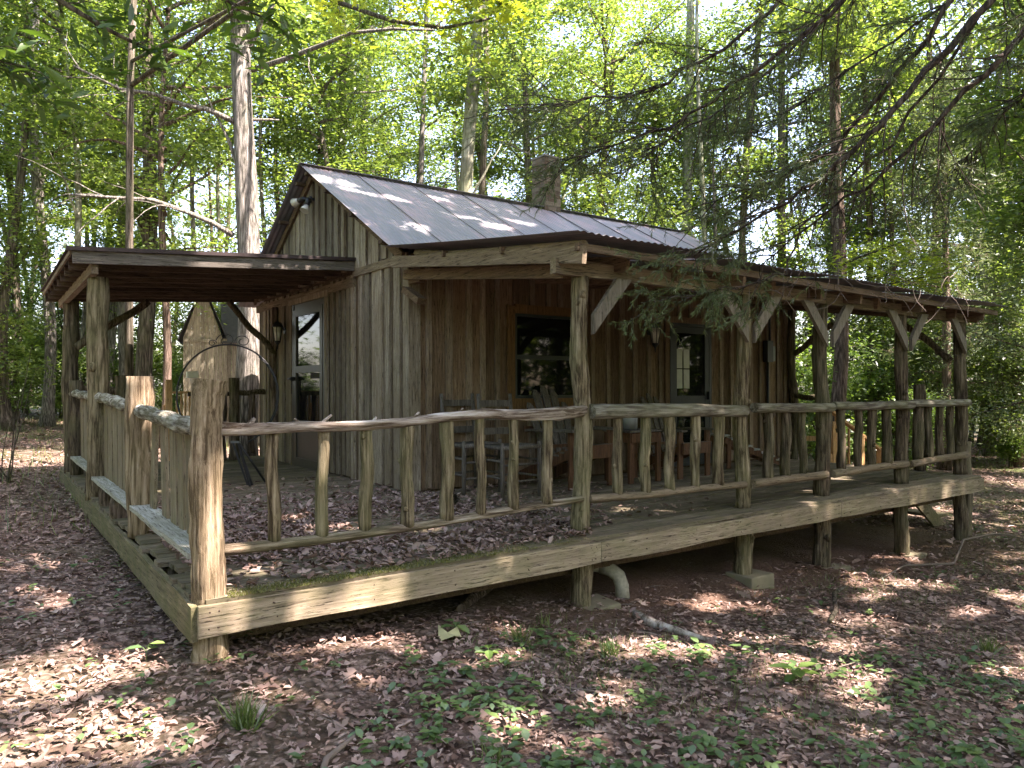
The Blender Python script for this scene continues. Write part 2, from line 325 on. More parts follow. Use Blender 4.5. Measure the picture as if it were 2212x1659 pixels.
def groundmat():
    t = NT('forest_floor'); v = t.coord('Object')
    n1 = t.noise(v, 34, 8, .8, 1.2); n2 = t.noise(v, .55, 4, .6); n3 = t.noise(v, 3.0, 5, .65)
    def cells(sc, st):
        w = t.n('ShaderNodeVectorMath', operation='ADD'); nn = t.n('ShaderNodeTexNoise'); nn.inputs['Scale'].default_value = 30; t.l(v, nn.inputs['Vector'])
        ms = t.n('ShaderNodeVectorMath', operation='SCALE'); t.l(nn.outputs['Color'], ms.inputs[0]); ms.inputs['Scale'].default_value = .03; t.l(v, w.inputs[0]); t.l(ms.outputs[0], w.inputs[1])
        vo = t.n('ShaderNodeTexVoronoi'); vo.inputs['Scale'].default_value = sc; t.l(w.outputs[0], vo.inputs['Vector'])
        sp = t.n('ShaderNodeSeparateColor'); t.l(vo.outputs['Color'], sp.inputs[0]); c = t.ramp(sp.outputs[0], st)
        return t.mix(t.ramp(vo.outputs['Distance'], [(.35, (0, 0, 0)), (.75, (.85, .85, .85))]), c, (.05, .033, .027)), vo.outputs['Distance']
    cst = [(0, (.075, .048, .038)), (.35, (.16, .108, .088)), (.7, (.26, .19, .16)), (1, (.40, .31, .27))]
    c1, d1 = cells(34, cst); c2, d2 = cells(19, cst); lit = t.mix(t.ramp(n3, [(.42, (0, 0, 0)), (.5, (1, 1, 1))]), c1, c2)
    dirt = t.ramp(n1, [(.3, (.075, .044, .032)), (.5, (.14, .088, .065)), (.7, (.22, .15, .115))])
    grn = t.ramp(n1, [(.35, (.035, .05, .014)), (.7, (.12, .16, .05))])
    # bare red dirt beneath the deck edge
    sx = t.n('ShaderNodeSeparateXYZ'); t.l(v, sx.inputs[0])
    def band(s, a, b, c, d):
        m1 = t.n('ShaderNodeMapRange'); m1.interpolation_type = 'SMOOTHSTEP'; t.l(s, m1.inputs[0]); m1.inputs[1].default_value = a; m1.inputs[2].default_value = b
        m2 = t.n('ShaderNodeMapRange'); m2.interpolation_type = 'SMOOTHSTEP'; t.l(s, m2.inputs[0]); m2.inputs[1].default_value = c; m2.inputs[2].default_value = d
        return t.math('MULTIPLY', m1.outputs[0], t.math('SUBTRACT', 1.0, m2.outputs[0]))
    bm = t.math('MULTIPLY', band(sx.outputs[0], 1.0, 3.2, 9.5, 11.5), band(sx.outputs[1], -.9, -.1, 5.0, 8.0))
    bm = t.math('MULTIPLY', bm, t.ramp(n3, [(.3, (.35, .35, .35)), (.5, (1, 1, 1))]))
    col = t.mix(bm, lit, dirt)
    far = t.n('ShaderNodeMapRange'); ln = t.n('ShaderNodeVectorMath', operation='LENGTH'); t.l(v, ln.inputs[0]); t.l(ln.outputs['Value'], far.inputs[0]); far.inputs[1].default_value = 9; far.inputs[2].default_value = 22
    g = t.math('MULTIPLY', t.ramp(n2, [(.45, (0, 0, 0)), (.62, (.8, .8, .8))]), t.math('MULTIPLY_ADD', far.outputs[0], .75, .25))
    col = t.mix(g, col, grn)
    ff = t.n('ShaderNodeMapRange'); t.l(ln.outputs['Value'], ff.inputs[0]); ff.inputs[1].default_value = 26; ff.inputs[2].default_value = 42
    col = t.mix(t.math('MULTIPLY', ff.outputs[0], .85), col, (.035, .045, .02))  # far floor darkened in colour so window reflections stay dark
    t.principled(col, .95, t.math('ADD', n1, t.math('MULTIPLY', d1, -.8)), .7, .03, spec=.1); return t.m
GROUND = groundmat()

# ------------------------------------------------------------------ ground
def grid_axis(a, b, n1, step, lo, hi):
    core = np.arange(lo, hi+step, step)
    L = lo-np.geomspace(step, lo-a, n1)[::-1]; H = hi+step+np.geomspace(step, b-hi, n1)
    return np.concatenate([L, core, H])
gx = grid_axis(-260, 300, 26, .14, -8, 15); gy = grid_axis(-260, 300, 26, .14, -6, 12)
X, Y = np.meshgrid(gx, gy); Z = gz(X, Y)
near = np.exp(-((X-3)**2+(Y)**2)/200.)
Z = Z+near*(.010*np.sin(9*X+3*Y)+.012*np.sin(7.3*Y-4*X+1)+.012*rng.standard_normal(X.shape)*.6)
# shallow wash-out of bare dirt beyond the posts P2/P3
Z = Z-.10*np.exp(-((X-5.2)/1.3)**2-((Y+.15)/.45)**2)
nx = len(gx); ny = len(gy)
idx = np.arange(nx*ny).reshape(ny, nx)
q = np.stack([idx[:-1, :-1], idx[:-1, 1:], idx[1:, 1:], idx[1:, :-1]], -1).reshape(-1, 4)
me = mesh_np('ground', np.stack([X, Y, Z], -1).reshape(-1, 3), q.ravel(), np.arange(len(q))*4, True)
go = link_mesh('ground', me, GROUND); tag(go, 'forest floor of leaf litter, bare dirt and sparse green', kind='structure')
def gzz(x, y):
    return gz(x, y)-.10*np.exp(-((np.asarray(x)-5.2)/1.3)**2-((np.asarray(y)+.15)/.45)**2)

# ------------------------------------------------------------------ leaf scattering (numpy)
def rotmats(yaw, tilt, tdir, n):
    cy, sy = np.cos(yaw), np.sin(yaw); ax = np.stack([np.cos(tdir), np.sin(tdir), np.zeros(n)], -1)
    c, s = np.cos(tilt), np.sin(tilt); C = 1-c
    Rt = np.zeros((n, 3, 3)); x, y, z = ax.T
    Rt[:, 0, 0] = c+x*x*C; Rt[:, 0, 1] = x*y*C; Rt[:, 0, 2] = y*s
    Rt[:, 1, 0] = x*y*C; Rt[:, 1, 1] = c+y*y*C; Rt[:, 1, 2] = -x*s
    Rt[:, 2, 0] = -y*s; Rt[:, 2, 1] = x*s; Rt[:, 2, 2] = c
    Rz = np.zeros((n, 3, 3)); Rz[:, 0, 0] = cy; Rz[:, 0, 1] = -sy; Rz[:, 1, 0] = sy; Rz[:, 1, 1] = cy; Rz[:, 2, 2] = 1
    return Rt @ Rz
def scatter_mesh(name, tv, tf, pos, rot, scale, smooth=False):
    tv = np.asarray(tv, float); n = len(pos); k = len(tv)
    S_ = np.asarray(scale).reshape(n, -1); V = np.einsum('nij,nkj->nki', rot, tv[None, :, :]*S_[:, None, :])+pos[:, None, :]
    lp = np.concatenate([np.asarray(f) for f in tf]); st = np.cumsum([0]+[len(f) for f in tf[:-1]])
    loops = (lp[None, :]+np.arange(n)[:, None]*k).ravel(); starts = (st[None, :]+np.arange(n)[:, None]*len(lp)).ravel()
    return mesh_np(name, V.reshape(-1, 3), loops, starts, smooth)
LV1 = [(-.5, 0, 0), (-.05, -.24, .04), (.5, 0, -.05), (.0, .24, .04)]; LF1 = [(0, 1, 2, 3)]              # small leaf
LVB = [(-.5, 0, 0), (-.15, -.2, .07), (.25, -.16, .05), (.5, 0, -.06), (.22, .17, .07), (-.18, .2, .05), (0, 0, -.02)]
LFB = [(0, 1, 6), (1, 2, 6), (2, 3, 6), (3, 4, 6), (4, 5, 6), (5, 0, 6)]                                 # curled litter leaf
LVO = [(-.5, 0, .05), (-.3, -.13, .02), (-.2, -.06, 0), (-.02, -.24, .10), (.08, -.08, 0), (.28, -.16, .08), (.5, 0, -.02), (.26, .17, .09), (.1, .07, 0), (-.04, .25, .07), (-.2, .07, 0), (-.32, .13, .03)]
LFO = [(0, 1, 2, 10, 11), (2, 3, 4, 8, 9, 10), (4, 5, 6, 7, 8)]                                          # lobed oak leaf
LVE = [(-.5, 0, 0), (-.25, -.10, .02), (.1, -.13, .03), (.5, 0, -.12), (.1, .13, .03), (-.25, .10, .02), (.0, 0, -.02)]
LFE = [(0, 1, 6, 5), (1, 2, 6), (2, 3, 6), (3, 4, 6), (4, 5, 6)]                                         # long leaf
def star(n=5):
    vs = [(0, 0, 0)]; 
    for k in range(n*2):
        a = -2.3+4.6*k/(n*2-1); r = .5 if k % 2 == 0 else .23
        vs.append((math.cos(a)*r, math.sin(a)*r, -.05*(k % 2)))
    return vs, [(0, i, i+1) for i in range(1, n*2)]
LVM, LFM = star()

def cluster_leaves(name, centers, per, spread, size, tilt=.6, tv=LV1, tf=LF1, flat=.4, seed=0, weights=None):
    r = np.random.default_rng(seed); c = np.repeat(np.asarray(centers, float), per, 0); n = len(c)
    pos = c+r.standard_normal((n, 3))*np.array([spread, spread, spread*flat])
    rot = rotmats(r.uniform(0, 6.28, n), np.abs(r.normal(0, tilt, n)), r.uniform(0, 6.28, n), n)
    return scatter_mesh(name, tv, tf, pos, rot, r.uniform(.6, 1.35, n)*size)

# ------------------------------------------------------------------ trees
def branch_pts(p0, d, L, n, droop=0.0, wob=.12, r=random):
    pts = [Vector(p0)]; d = Vector(d).normalized()
    for i in range(n):
        d = (d+Vector((r.uniform(-wob, wob), r.uniform(-wob, wob), r.uniform(-wob, wob)-droop))).normalized()
        pts.append(pts[-1]+d*L/n)
    return pts
def crown_type(seed, H, z0, rad, nl, per, size, spread=.45, sub=4):
    """limbs + leaves around the z axis, returns two meshes"""
    r = random.Random(seed); mb = MB(); cen = []
    for i in range(nl):
        t = (i+r.random())/nl; z = z0+(H-z0)*t*.93; a = r.uniform(0, 6.28); prof = math.sin(math.pi*min(1, .18+.82*(1-t)))**.6
        L = rad*(.55+.5*r.random())*max(.35, prof); el = r.uniform(.1, .55)+.5*t
        d = (math.cos(a)*math.cos(el), math.sin(a)*math.cos(el), math.sin(el))
        pts = branch_pts((0, 0, z), d, L, 6, .05, .2, r)
        r0 = .018+.012*L; mb.tube(pts, [r0*(1-.14*k) for k in range(7)], 5, 0, caps=False)
        for k in range(2, 7):
            for _ in range(sub):
                q = Vector(pts[k])+Vector((r.gauss(0, .4), r.gauss(0, .4), r.gauss(0, .25)))*(.35+.16*L)
                cen.append(tuple(q))
                if r.random() < .35: mb.tube([pts[k], (Vector(pts[k])+q)/2+Vector((0, 0, .05)), q], [.012, .008, .004], 3, 0, caps=False)
    me = bpy.data.meshes.new('limbs'); me.from_pydata([tuple(v) for v in mb.v], [], mb.f)
    lm = cluster_leaves('crown', cen, per, spread, size, seed=seed)
    return me, lm
CROWNS = [crown_type(21, 15, 4.0, 3.3, 24, 24, .14, .36), crown_type(22, 17, 5.5, 3.0, 24, 24, .14, .36), crown_type(23, 14, 3.5, 3.6, 24, 24, .13, .36), crown_type(24, 19, 6.5, 3.8, 26, 26, .16, .38)]
SAPS = [crown_type(31, 4.2, .5, 1.5, 16, 30, .105, .28, 3), crown_type(32, 6.0, 1.0, 1.9, 18, 32, .115, .33, 3), crown_type(33, 2.4, .25, 1.2, 13, 30, .095, .24, 3)]
def trunk_mb(base, top, r0, r1, wob=.12, forks=(), seed=0, n=12, noise=.07, step=.55):
    r = random.Random(seed); mb = MB(); b = Vector(base); t = Vector(top); L = (t-b).length; m = int(L/step); ph = [r.uniform(0, 6.28) for _ in range(4)]
    pts = []; rad = []
    for i in range(m+1):
        k = i/m; e = min(1, k*4)*wob
        pts.append(b.lerp(t, k)+Vector((math.sin(5*k+ph[0])*e, math.sin(4*k+ph[1])*e, 0)))
        rad.append((r0+(r1-r0)*k)*(1+.5*math.exp(-i*step*3.0))*(1+.04*math.sin(k*23+ph[2])))
    mb.tube(pts, rad, n, noise, seed=seed)
    for (k, dx, dy, dz, rr) in forks:
        i = int(k*m); p = pts[i]
        q = branch_pts(p, (dx, dy, dz), Vector((dx, dy, dz)).length, 8, -.03, .16, r); mb.tube(q, [rr*(1-.1*j) for j in range(9)], 8, .08, seed=seed+1)
    return mb
def tree(name, label, base, top, r0, r1, mat, crown=None, seed=0, forks=(), cat='tree', group=None, cz=0, cs=1.0, leaf=None, wob=.12):
    o = thing(name, label, cat, base, 0, group)
    trunk_mb(base, top, r0, r1, wob, forks, seed).build('trunk', mat, o)
    if crown:
        r = random.Random(seed+5); k = r.uniform(0, 6.28)
        lean = (top[0]-base[0], top[1]-base[1])
        for nm, me, mt in (('limbs', crown[0], mat), ('crown', crown[1], leaf or LEAF)):
            c = link_mesh(nm, me, mt, o); c.rotation_euler = (0, 0, k); c.scale = (cs, cs, cs); c.location = (lean[0]*.6, lean[1]*.6, cz)
    return o
def G(x, y, d=0.06): return (x, y, float(gz(x, y))-d)
TR = []
TR.append(tree('hickory_tree', 'tall pale-barked tree just behind the left end of the cabin', G(3.03, 9.92), (3.10, 9.82, 13), .235, .15, B_HICK, CROWNS[3], 1, cz=2.0,
    forks=((.42, -.8, .5, 1.5, .05), (.62, .9, -.3, 1.6, .06), (.5, .7, .2, .25, .05))))
TR.append(tree('forked_tree', 'dark-trunked tree forking above the left canopy roof', G(2.52, 17.7), (2.72, 17.4, 14), .23, .12, B_DARK, CROWNS[1], 2,
    forks=((.36, -1.0, -.2, 2.6, .11), (.40, 1.7, -.6, 2.6, .09))))
tree('slim_tree', 'slim dark trunk right of the forked tree, under the left canopy', G(2.39, 14.07), (2.5, 14.1, 10), .10, .05, B_RED, CROWNS[2], 3)
tree('slender_tree', 'slender pale trunk left of the canopy posts', G(.58, 21.5), (.40, 21.4, 15), .17, .10, B_HICK, CROWNS[0], 4, wob=.25)
tree('pale_tree', 'straight pale trunk, right one of the pale pair above the canopy', G(2.98, 23.5), (2.9, 23.4, 16), .18, .10, B_HICK, CROWNS[1], 5)
tree('pale_tree', 'leaning pale trunk, left one of the pale pair above the canopy', G(2.7, 26.1), (3.5, 25.6, 16), .17, .08, B_HICK, CROWNS[0], 6)
tree('smooth_tree', 'smooth pale leaning trunk rising behind the cabin roof', G(8.40, 10.98), (8.86, 10.6, 12), .20, .13, B_SMOOTH, CROWNS[3], 7, wob=.10, cz=2, forks=((.50, .8, .2, 1.9, .05),))
tree('grey_tree', 'grey straight trunk left of the smooth pale tree', G(10.6, 21.7), (11.0, 21.4, 16), .19, .10, B_HICK, CROWNS[1], 8)
tree('dark_tree', 'dark thin trunk behind the roof ridge, left of the grey trunk', G(7.8, 16.4), (7.6, 16.4, 13), .17, .09, B_DARK, CROWNS[0], 9)
tree('twisted_tree', 'dark twisted forked tree above the roof peak', G(5.9, 12.9), (5.55, 13.0, 7.6), .15, .05, B_DARK, SAPS[1], 10, wob=.32, cz=3.5, cs=1.1,
    forks=((.5, -1.1, .3, 2.0, .08), (.6, 1.1, -.3, 1.7, .06), (.72, .6, -.2, .9, .04)))
tree('forked_pale_tree', 'pale trunk with a low fork behind the cedar branches', G(18.2, 12.5), (18.5, 12.3, 15), .22, .12, B_SMOOTH, CROWNS[2], 11, forks=((.36, 1.9, -1.3, 2.8, .13),))
tree('thin_tree', 'thin grey trunk above the middle of the porch roof', G(20.1, 10.0), (20.2, 9.9, 15), .15, .09, B_DARK, CROWNS[1], 12)
tree('straight_tree', 'straight brown trunk above the porch roof, right of the thin grey one', G(21.4, 9.05), (21.8, 8.8, 15), .17, .10, B_DARK, CROWNS[0], 13)
tree('reddish_tree', 'reddish leaning trunk seen between the third and fourth porch posts', G(14.7, 5.0), (15.5, 5.1, 12), .17, .09, B_RED, CROWNS[3], 14, cz=3)
tree('twin_tree', 'left pale trunk of a close pair right of the porch', G(25.6, 6.05), (25.9, 5.8, 13), .17, .09, B_HICK, SAPS[1], 15, cz=5)
tree('twin_tree', 'right dark trunk of a close pair right of the porch', G(26.4, 6.0), (26.6, 5.8, 12), .13, .08, B_RED, SAPS[1], 16, cz=5)
tree('edge_tree', 'dark trunk at the far right edge of the woods', G(13.95, .78), (14.2, .7, 9), .10, .06, B_RED, SAPS[1], 17, cz=3.5)
LVC = [(-.5, -.05, 0), (0, -.09, .05), (.5, 0, 0), (0, .09, -.05), (-.5, .05, 0)]; LFC = [(0, 1, 3, 4), (1, 2, 3)]
def cedar_type(seed, H, z0, rad, nl, per, size):
    r = random.Random(seed); mb = MB(); cen = []
    for i in range(nl):
        t = i/nl; z = z0+(H-z0)*t; a = i*2.4+r.random(); L = rad*(1-.75*t)*r.uniform(.7, 1.1); P = branch_pts((0, 0, z), (math.cos(a), math.sin(a), .25), L, 6, .06, .15, r); mb.tube(P, [.022*(1-.13*k) for k in range(7)], 4, 0, caps=False)
        for k in range(1, 7):
            for _ in range(5):
                q = P[k]+Vector((r.gauss(0, .22), r.gauss(0, .22), r.gauss(-.08, .14))); cen.append(tuple(q)); mb.tube([P[k], q], [.006, .003], 3, 0, caps=False)
    me = bpy.data.meshes.new('limbs'); me.from_pydata([tuple(v) for v in mb.v], [], mb.f)
    return me, cluster_leaves('crown', cen, per, .15, size, 1.0, LVC, LFC, .8, seed)
CEDT = [cedar_type(61, 9, .8, 2.0, 30, 15, .13), cedar_type(62, 11, 1.8, 2.3, 32, 15, .14)]
CEDBG = leafm('cedar_foliage_light', [(0, (.06, .09, .045)), (.6, (.12, .165, .08)), (1, (.21, .25, .13))], .35, (1.1, 1.1, .7), .03)
for i, (px, D) in enumerate(((1930, 23), (2040, 20), (2200, 21), (2330, 15), (1800, 27), (2130, 27))):
    v = fw*D+rt*((px-1106)/FPX*D); b = G(CX+v.x, CY+v.y)
    tree('cedar_tree', 'fine-leaved grey-green cedar in the woods right of the porch', b, (b[0]+.2, b[1]+.1, 10.5), .13, .03, B_RED, CEDT[i % 2], 60+i, group='cedars right of the porch', leaf=CEDBG)
# the rest of the wood, many alike
def dirpt(px, D, jit=0):
    v = (fw*D+rt*((px-1106)/FPX*D)); return (CX+v.x, CY+v.y)
rr = random.Random(5)
spots = [(8, 24), (-60, 19), (45, 30), (190, 33), (150, 26), (430, 31), (-150, 24), (400, 22), (610, 21), (900, 30), (640, 34), (1080, 25), (1180, 20), (1260, 30), (1320, 24), (1380, 34), (1590, 30), (1600, 21),
         (1880, 30), (1990, 25), (2060, 34), (2110, 28), (2300, 22), (2260, 31), (2400, 26), (980, 36), (1480, 38), (1780, 36), (300, 38), (60, 38), (500, 38), (760, 38), (1900, 20), (1130, 33), (250, 29), (2000, 18), (2230, 17)]
base = None
for i, (px, D) in enumerate(spots):
    D = max(D, 24)
    x, y = dirpt(px+rr.uniform(-12, 12), D)
    b = G(x, y); r0 = rr.uniform(.08, .17)
    tree('woodland_tree', 'one of the leafy trees crowding the wood behind the cabin', b, (x+rr.uniform(-.8, .8), y+rr.uniform(-.8, .8), rr.uniform(11, 15)), r0, r0*.5,
         [B_DARK, B_HICK, B_RED][i % 3], CROWNS[i % 4], 100+i, group='leafy trees of the wood behind the cabin', wob=.25, cz=2.2)
for i in range(26):
    px = -60+2350*((i*.382+.13) % 1); D = 19+13*rr.random(); x, y = dirpt(px, D)
    if x < 11.5 and y < 11: continue
    r0 = rr.uniform(.06, .13)
    tree('slim_woodland_tree', 'one of the slim bare-trunked trees standing in the wood', G(x, y), (x+rr.uniform(-1, 1), y+rr.uniform(-1, 1), rr.uniform(11, 14)), r0, r0*.5, [B_HICK, B_SMOOTH, B_DARK][i % 3], SAPS[1] if i % 2 else None, 400+i,
         group='slim bare trunks in the wood', wob=.3, cz=6, cs=1.3, forks=((.45, rr.uniform(-1.2, 1.2), rr.uniform(-.6, .6), 1.8, r0*.45),))
for i in range(30):                                   # woods carrying on to either side of the view
    a = (-1.45+.85*i/17) if i < 18 else (.66+.07*(i-18)); D = 15+17*((i*.618) % 1); v = fw*D*math.cos(a)+rt*D*math.sin(a); x, y = CX+v.x, CY+v.y
    b = G(x, y); tree('side_woodland_tree', 'leafy tree of the wood beyond the edges of the view', b, (x+.3, y+.3, 13), .14, .06, B_DARK, (CROWNS+SAPS[:2])[i % 6], 600+i, group='trees beyond the edges of the view', wob=.25)
# understory
sap0 = []
for k, (lm, cm) in enumerate(SAPS):
    H = (3.6, 5.2, 2.0)[k]
    o = thing('sapling', 'leafy green sapling in the understory of the wood', 'sapling', (0, 0, 0), 0, 'saplings in the understory')
    mb = MB(); mb.tube(branch_pts((0, 0, -.1), (0, 0, 1), H, 8, 0, .06), [.035*(1-.09*j) for j in range(9)], 6, .05); mb.build('stem', B_DARK, o)
    link_mesh('limbs', lm, B_DARK, o); link_mesh('crown', cm, LEAF2, o); sap0.append(o)
used = [False]*3
sp = []
for i in range(46):
    px = -120+2500*((i*.618) % 1); D = 20+rr.random()*13; sp.append((px, D, i % 3))
sp += [(-180+60*i, 29+7*((i*.618) % 1), i % 2) for i in range(15)]+[(1750+55*i, 27+8*((i*.618) % 1), i % 2) for i in range(12)]+[(-150-260*i, 17+i*2, i % 3) for i in range(8)]
sp += [(20, 15.5, 2), (-60, 17, 1), (260, 22, 1), (180, 18, 2), (430, 24, 1), (470, 25, 0), (600, 20, 1), (1420, 19, 1), (1330, 20, 1), (1960, 18, 2), (2040, 21, 1), (1760, 18.5, 2), (2180, 21, 0), (2250, 22, 1), (2300, 19, 1), (-120, 22, 0), (60, 21, 0), (130, 20, 2)]
for px, D, k in sp:
    if px < 330 and D < 24: D += 7; k = 2 if k == 1 else k
    x, y = dirpt(px, D)
    if 2.0 < x < 11.8 and y < 10.6 or (2.6 < x < 6.0 and 14 < y < 19): continue
    o = sap0[k] if not used[k] else copy_tree(sap0[k]); used[k] = True
    o.location = (x, y, float(gz(x, y))); o.rotation_euler = (0, 0, rr.uniform(0, 6.28)); s = rr.uniform(.8, 1.35); o.scale = (s, s, s)
# far wood that reads as one mass
fo = bpy.data.objects.new('distant_forest', None)
fv = []
r2 = np.random.default_rng(3)
cen = []
for i in range(215):
    a = r2.uniform(-1.05, 1.05); D = r2.uniform(44, 74); v = fw*D*math.cos(a)+rt*D*math.sin(a); z = r2.uniform(.5, 1)
    bx, by = CX+v.x, CY+v.y
    for k in range(9): cen.append((bx+r2.normal(0, 2.2), by+r2.normal(0, 2.2), float(gz(bx, by))+r2.uniform(0, 33)))
me = cluster_leaves('distant_forest', cen, 22, 1.3, .50, seed=9, flat=.7)
tag(link_mesh('distant_forest', me, LEAF), 'far-off wood closing the view as one green mass', kind='stuff')
cen = []  # unseen leaf clusters behind the viewpoint, added to darken window reflections
for i in range(380):
    a = r2.uniform(.95, 5.33); D = r2.uniform(15, 34); v = fw*D*math.cos(a)+rt*D*math.sin(a); bx, by = CX+v.x, CY+v.y
    for k in range(7): cen.append((bx+r2.normal(0, 1.6), by+r2.normal(0, 1.6), float(gz(bx, by))+r2.uniform(.2, 13)))
for i in range(300):
    a = r2.uniform(.95, 5.33); D = r2.uniform(36, 56); v = fw*D*math.cos(a)+rt*D*math.sin(a); bx, by = CX+v.x, CY+v.y
    for k in range(8): cen.append((bx+r2.normal(0, 2.2), by+r2.normal(0, 2.2), float(gz(bx, by))+r2.uniform(-.5, 15)))
tag(link_mesh('surrounding_woods', cluster_leaves('surrounding_woods', cen, 30, 1.1, .55, seed=19, flat=.7), LEAF), 'unseen woods around the clearing behind the viewpoint', kind='stuff')
# unseen trees added behind and beside the photographer to shade the clearing
SUN_PATCHES = [(.2, 6.2, .6, .45), (1.2, 6.0, .6, .4), (2.1, 5.6, .5, .28), (-.5, 2.75, .36, .28), (-.35, 0, .55, .36), (-.6, -.85, .6, .36), (.45, -.12, .34, .17), (1.05, -.24, .42, .17), (.72, -1.05, .15, .11), (2.85, -1.1, .50, .20), (3.55, -1.4, .55, .24), (4.05, -1.8, .45, .24), (3.4, -1.9, .3, .12), (1.9, -.9, .3, .12), (2.0, -1.7, .25, .1), (5.9, -1.2, .5, .14),
        (3.94, -2.25, .22, .12), (3.0, -2.5, .13, .10), (9.8, -.9, .6, .28), (7.5, -1.3, .5, .13), (5.2, -.8, .34, .11), (4.7, -2.7, .3, .14), (1.4, 1.5, .32, .13), (.7, 1.17, .22, .08), (-.12, .33, .10, .16), (6.2, -1.9, .45, .12), (8.6, -2.2, .5, .16),
        (1.45, 7.5, .62, .34), (2.2, 7.1, .36, .17), (3.3, 6.65, .30, .12), (3.9, 6.4, .38, .17), (3.2, 7.65, .26, .10), (4.5, 6.9, .34, .12), (5.9, 6.7, .25, .08), (.9, 4.9, .3, .14), (12.5, 1.2, 1.3, .35), (-1.9, 1.4, .5, .3), (-2.2, 4.6, .7, .5)]  # ellipses where sun should land; crown leaves in its path are removed
def sun_gaps(P):
    """openings cut into the crowns along the sun to throw chosen sun patches"""
    qx = P[:, 0]-SUN.x/SUN.z*P[:, 2]; qy = P[:, 1]-SUN.y/SUN.z*P[:, 2]
    wob = .22*np.sin(7*qx+3*qy)+.18*np.sin(11*qy-5*qx+1)+.12*np.sin(23*qx+17*qy)+.10*np.sin(31*qx-27*qy+2)
    op = np.zeros(len(P), bool)
    for (a, b, c, d) in SUN_PATCHES: op |= ((qx-a)/c)**2+((qy-b)/d)**2 < (1+wob)**2
    roof_ = (qy > 3.2) & (qy < 9.3) & (qx > -.5) & (qx < 9.5)
    f = np.sin(3.1*qx+1.3*qy+.5)+np.sin(4.7*qy-1.9*qx)+.8*np.sin(6.3*qx+5.1*qy+2)+.7*np.sin(11.3*qy-8.1*qx)+.6*np.sin(14*qx+19*qy)
    op |= (f > np.where(qy < -.25, 1.05, np.where(qx < -.3, 1.1, 1.9))) & ~roof_
    op |= ((qy > 9.5) | (qx > 11.2)) & (f > -.4)
    return op
for i, (x, y, ox, oy, R0) in enumerate([(1.5, -10.5, -1.5, .5, 3.6), (6.0, -9.5, 0, 0, 3.8), (10.5, -9.0, 0, -.5, 3.8), (15.5, -8.5, 0, 0, 4.0), (-1.5, -8.0, -.5, 2.5, 3.4), (5.5, -6.5, -.5, 1.5, 3.6), (10.0, -5.5, .2, 0, 3.7), (15.0, -5.0, .3, .6, 3.8),
                                     (3.2, -7.2, .3, 5.2, 3.4), (12.5, -4.6, -2.3, 3.8, 3.5), (16.5, -3.5, -.8, 3.8, 3.8), (-6.0, -5.0, .5, 1.0, 3.4), (-7.5, 1.0, 2.5, .5, 3.2), (7.6, -6.8, -1.2, 6.2, 3.5), (13.2, -6.6, .3, 6.0, 3.3)]):
    rr2 = random.Random(700+i); zb = rr2.uniform(8.8, 9.8); o = thing('shade_tree', 'unseen tall tree out of the frame, added to shade the clearing', 'tree', G(x, y), 0, 'added shade trees around the clearing outside the frame')  # added out of view for shade, crown opened where sun patches fall
    L0 = Vector((x, y, zb-1)); tb = trunk_mb(G(x, y), (x+ox, y+oy, 15.5), .22, .06, .15, (), 800+i); tb.build('trunk', B_DARK, o)
    lb = MB(); cen = []
    for k in range(20):
        z = zb+6.0*k/20; a = k*2.4+rr2.random(); t0 = (z+.5)/16; st_ = Vector((x+ox*t0, y+oy*t0, z)); L = R0*rr2.uniform(.65, 1.0)*(.75+.25*math.sin(math.pi*k/20))
        d = Vector((math.cos(a), math.sin(a), .18)); c0 = Vector((x+ox, y+oy, z)); st_ = st_.lerp(c0, .5)
        P = branch_pts(st_, d, L, 6, .03, .18, rr2); lb.tube(P, [.05*(1-.13*q) for q in range(7)], 5, 0, caps=False)
        for q in range(1, 7):
            for _ in range(3): cen.append(tuple(P[q]+Vector((rr2.gauss(0, .5), rr2.gauss(0, .5), rr2.gauss(0, .3)))))
    lb.build('limbs', B_DARK, o)
    r = np.random.default_rng(900+i); c = np.repeat(np.array(cen), 40, 0); n = len(c); P = c+r.standard_normal((n, 3))*np.array([.5, .5, .25]); P = P[~sun_gaps(P)]; n = len(P)
    link_mesh('crown', scatter_mesh('crown', LV1, LF1, P-np.array(o.location), rotmats(r.uniform(0, 6.28, n), np.abs(r.normal(0, .5, n)), r.uniform(0, 6.28, n), n), r.uniform(.7, 1.3, n)*.21), LEAFD, o)

# ================================================================== CABIN
XW, YW, YL, XR = 2.98, 3.10, 8.70, 10.40          # gable wall x, front wall y, back wall y, right wall x
YE, XE = 8.62, 9.90                                # deck extents
RY, RZ = 5.90, 4.36                                # ridge
SL = .565                                          # main slope
PX = [3.02, 5.14, 6.51, 8.24, 9.82]
cabin = thing('cabin', 'weathered board-and-batten cabin with rusty tin roof, log porch, side canopy and rustic log railing', 'cabin', (0, 0, 0))
def roofz(y): return RZ-SL*abs(y-RY)
def porz(x, y): return 2.33-.012*(x-2.6)+(y+.2)*((2.72+.0-(2.33-.012*(x-2.6)))/(3.06+.2))
def siding(mb, bat, x0, x1, place, top, bottom, wmin, wmax, bw):
    """vertical boards between coords x0..x1 along the wall; place(u0,u1,z0,z1,d0,d1) adds a box"""
    u = x0
    while u < x1-.02:
        w = min(random.uniform(wmin, wmax), x1-u)
        place(mb, u+.003, u+w-.003, bottom(u), top(u+w/2), 0, .02+random.uniform(0, .006))
        if u > x0+.02:
            ww = bw*random.uniform(.65, 1.3) if bw > .1 else bw*random.uniform(.8, 1.2); c = u+random.uniform(-.006, .006)
            place(bat, c-ww/2, c+ww/2, bottom(u)+random.uniform(0, .03), top(u)-.001, .022, .052+random.uniform(0, .008))
        u += w
def cut_boxes(place, spans): pass
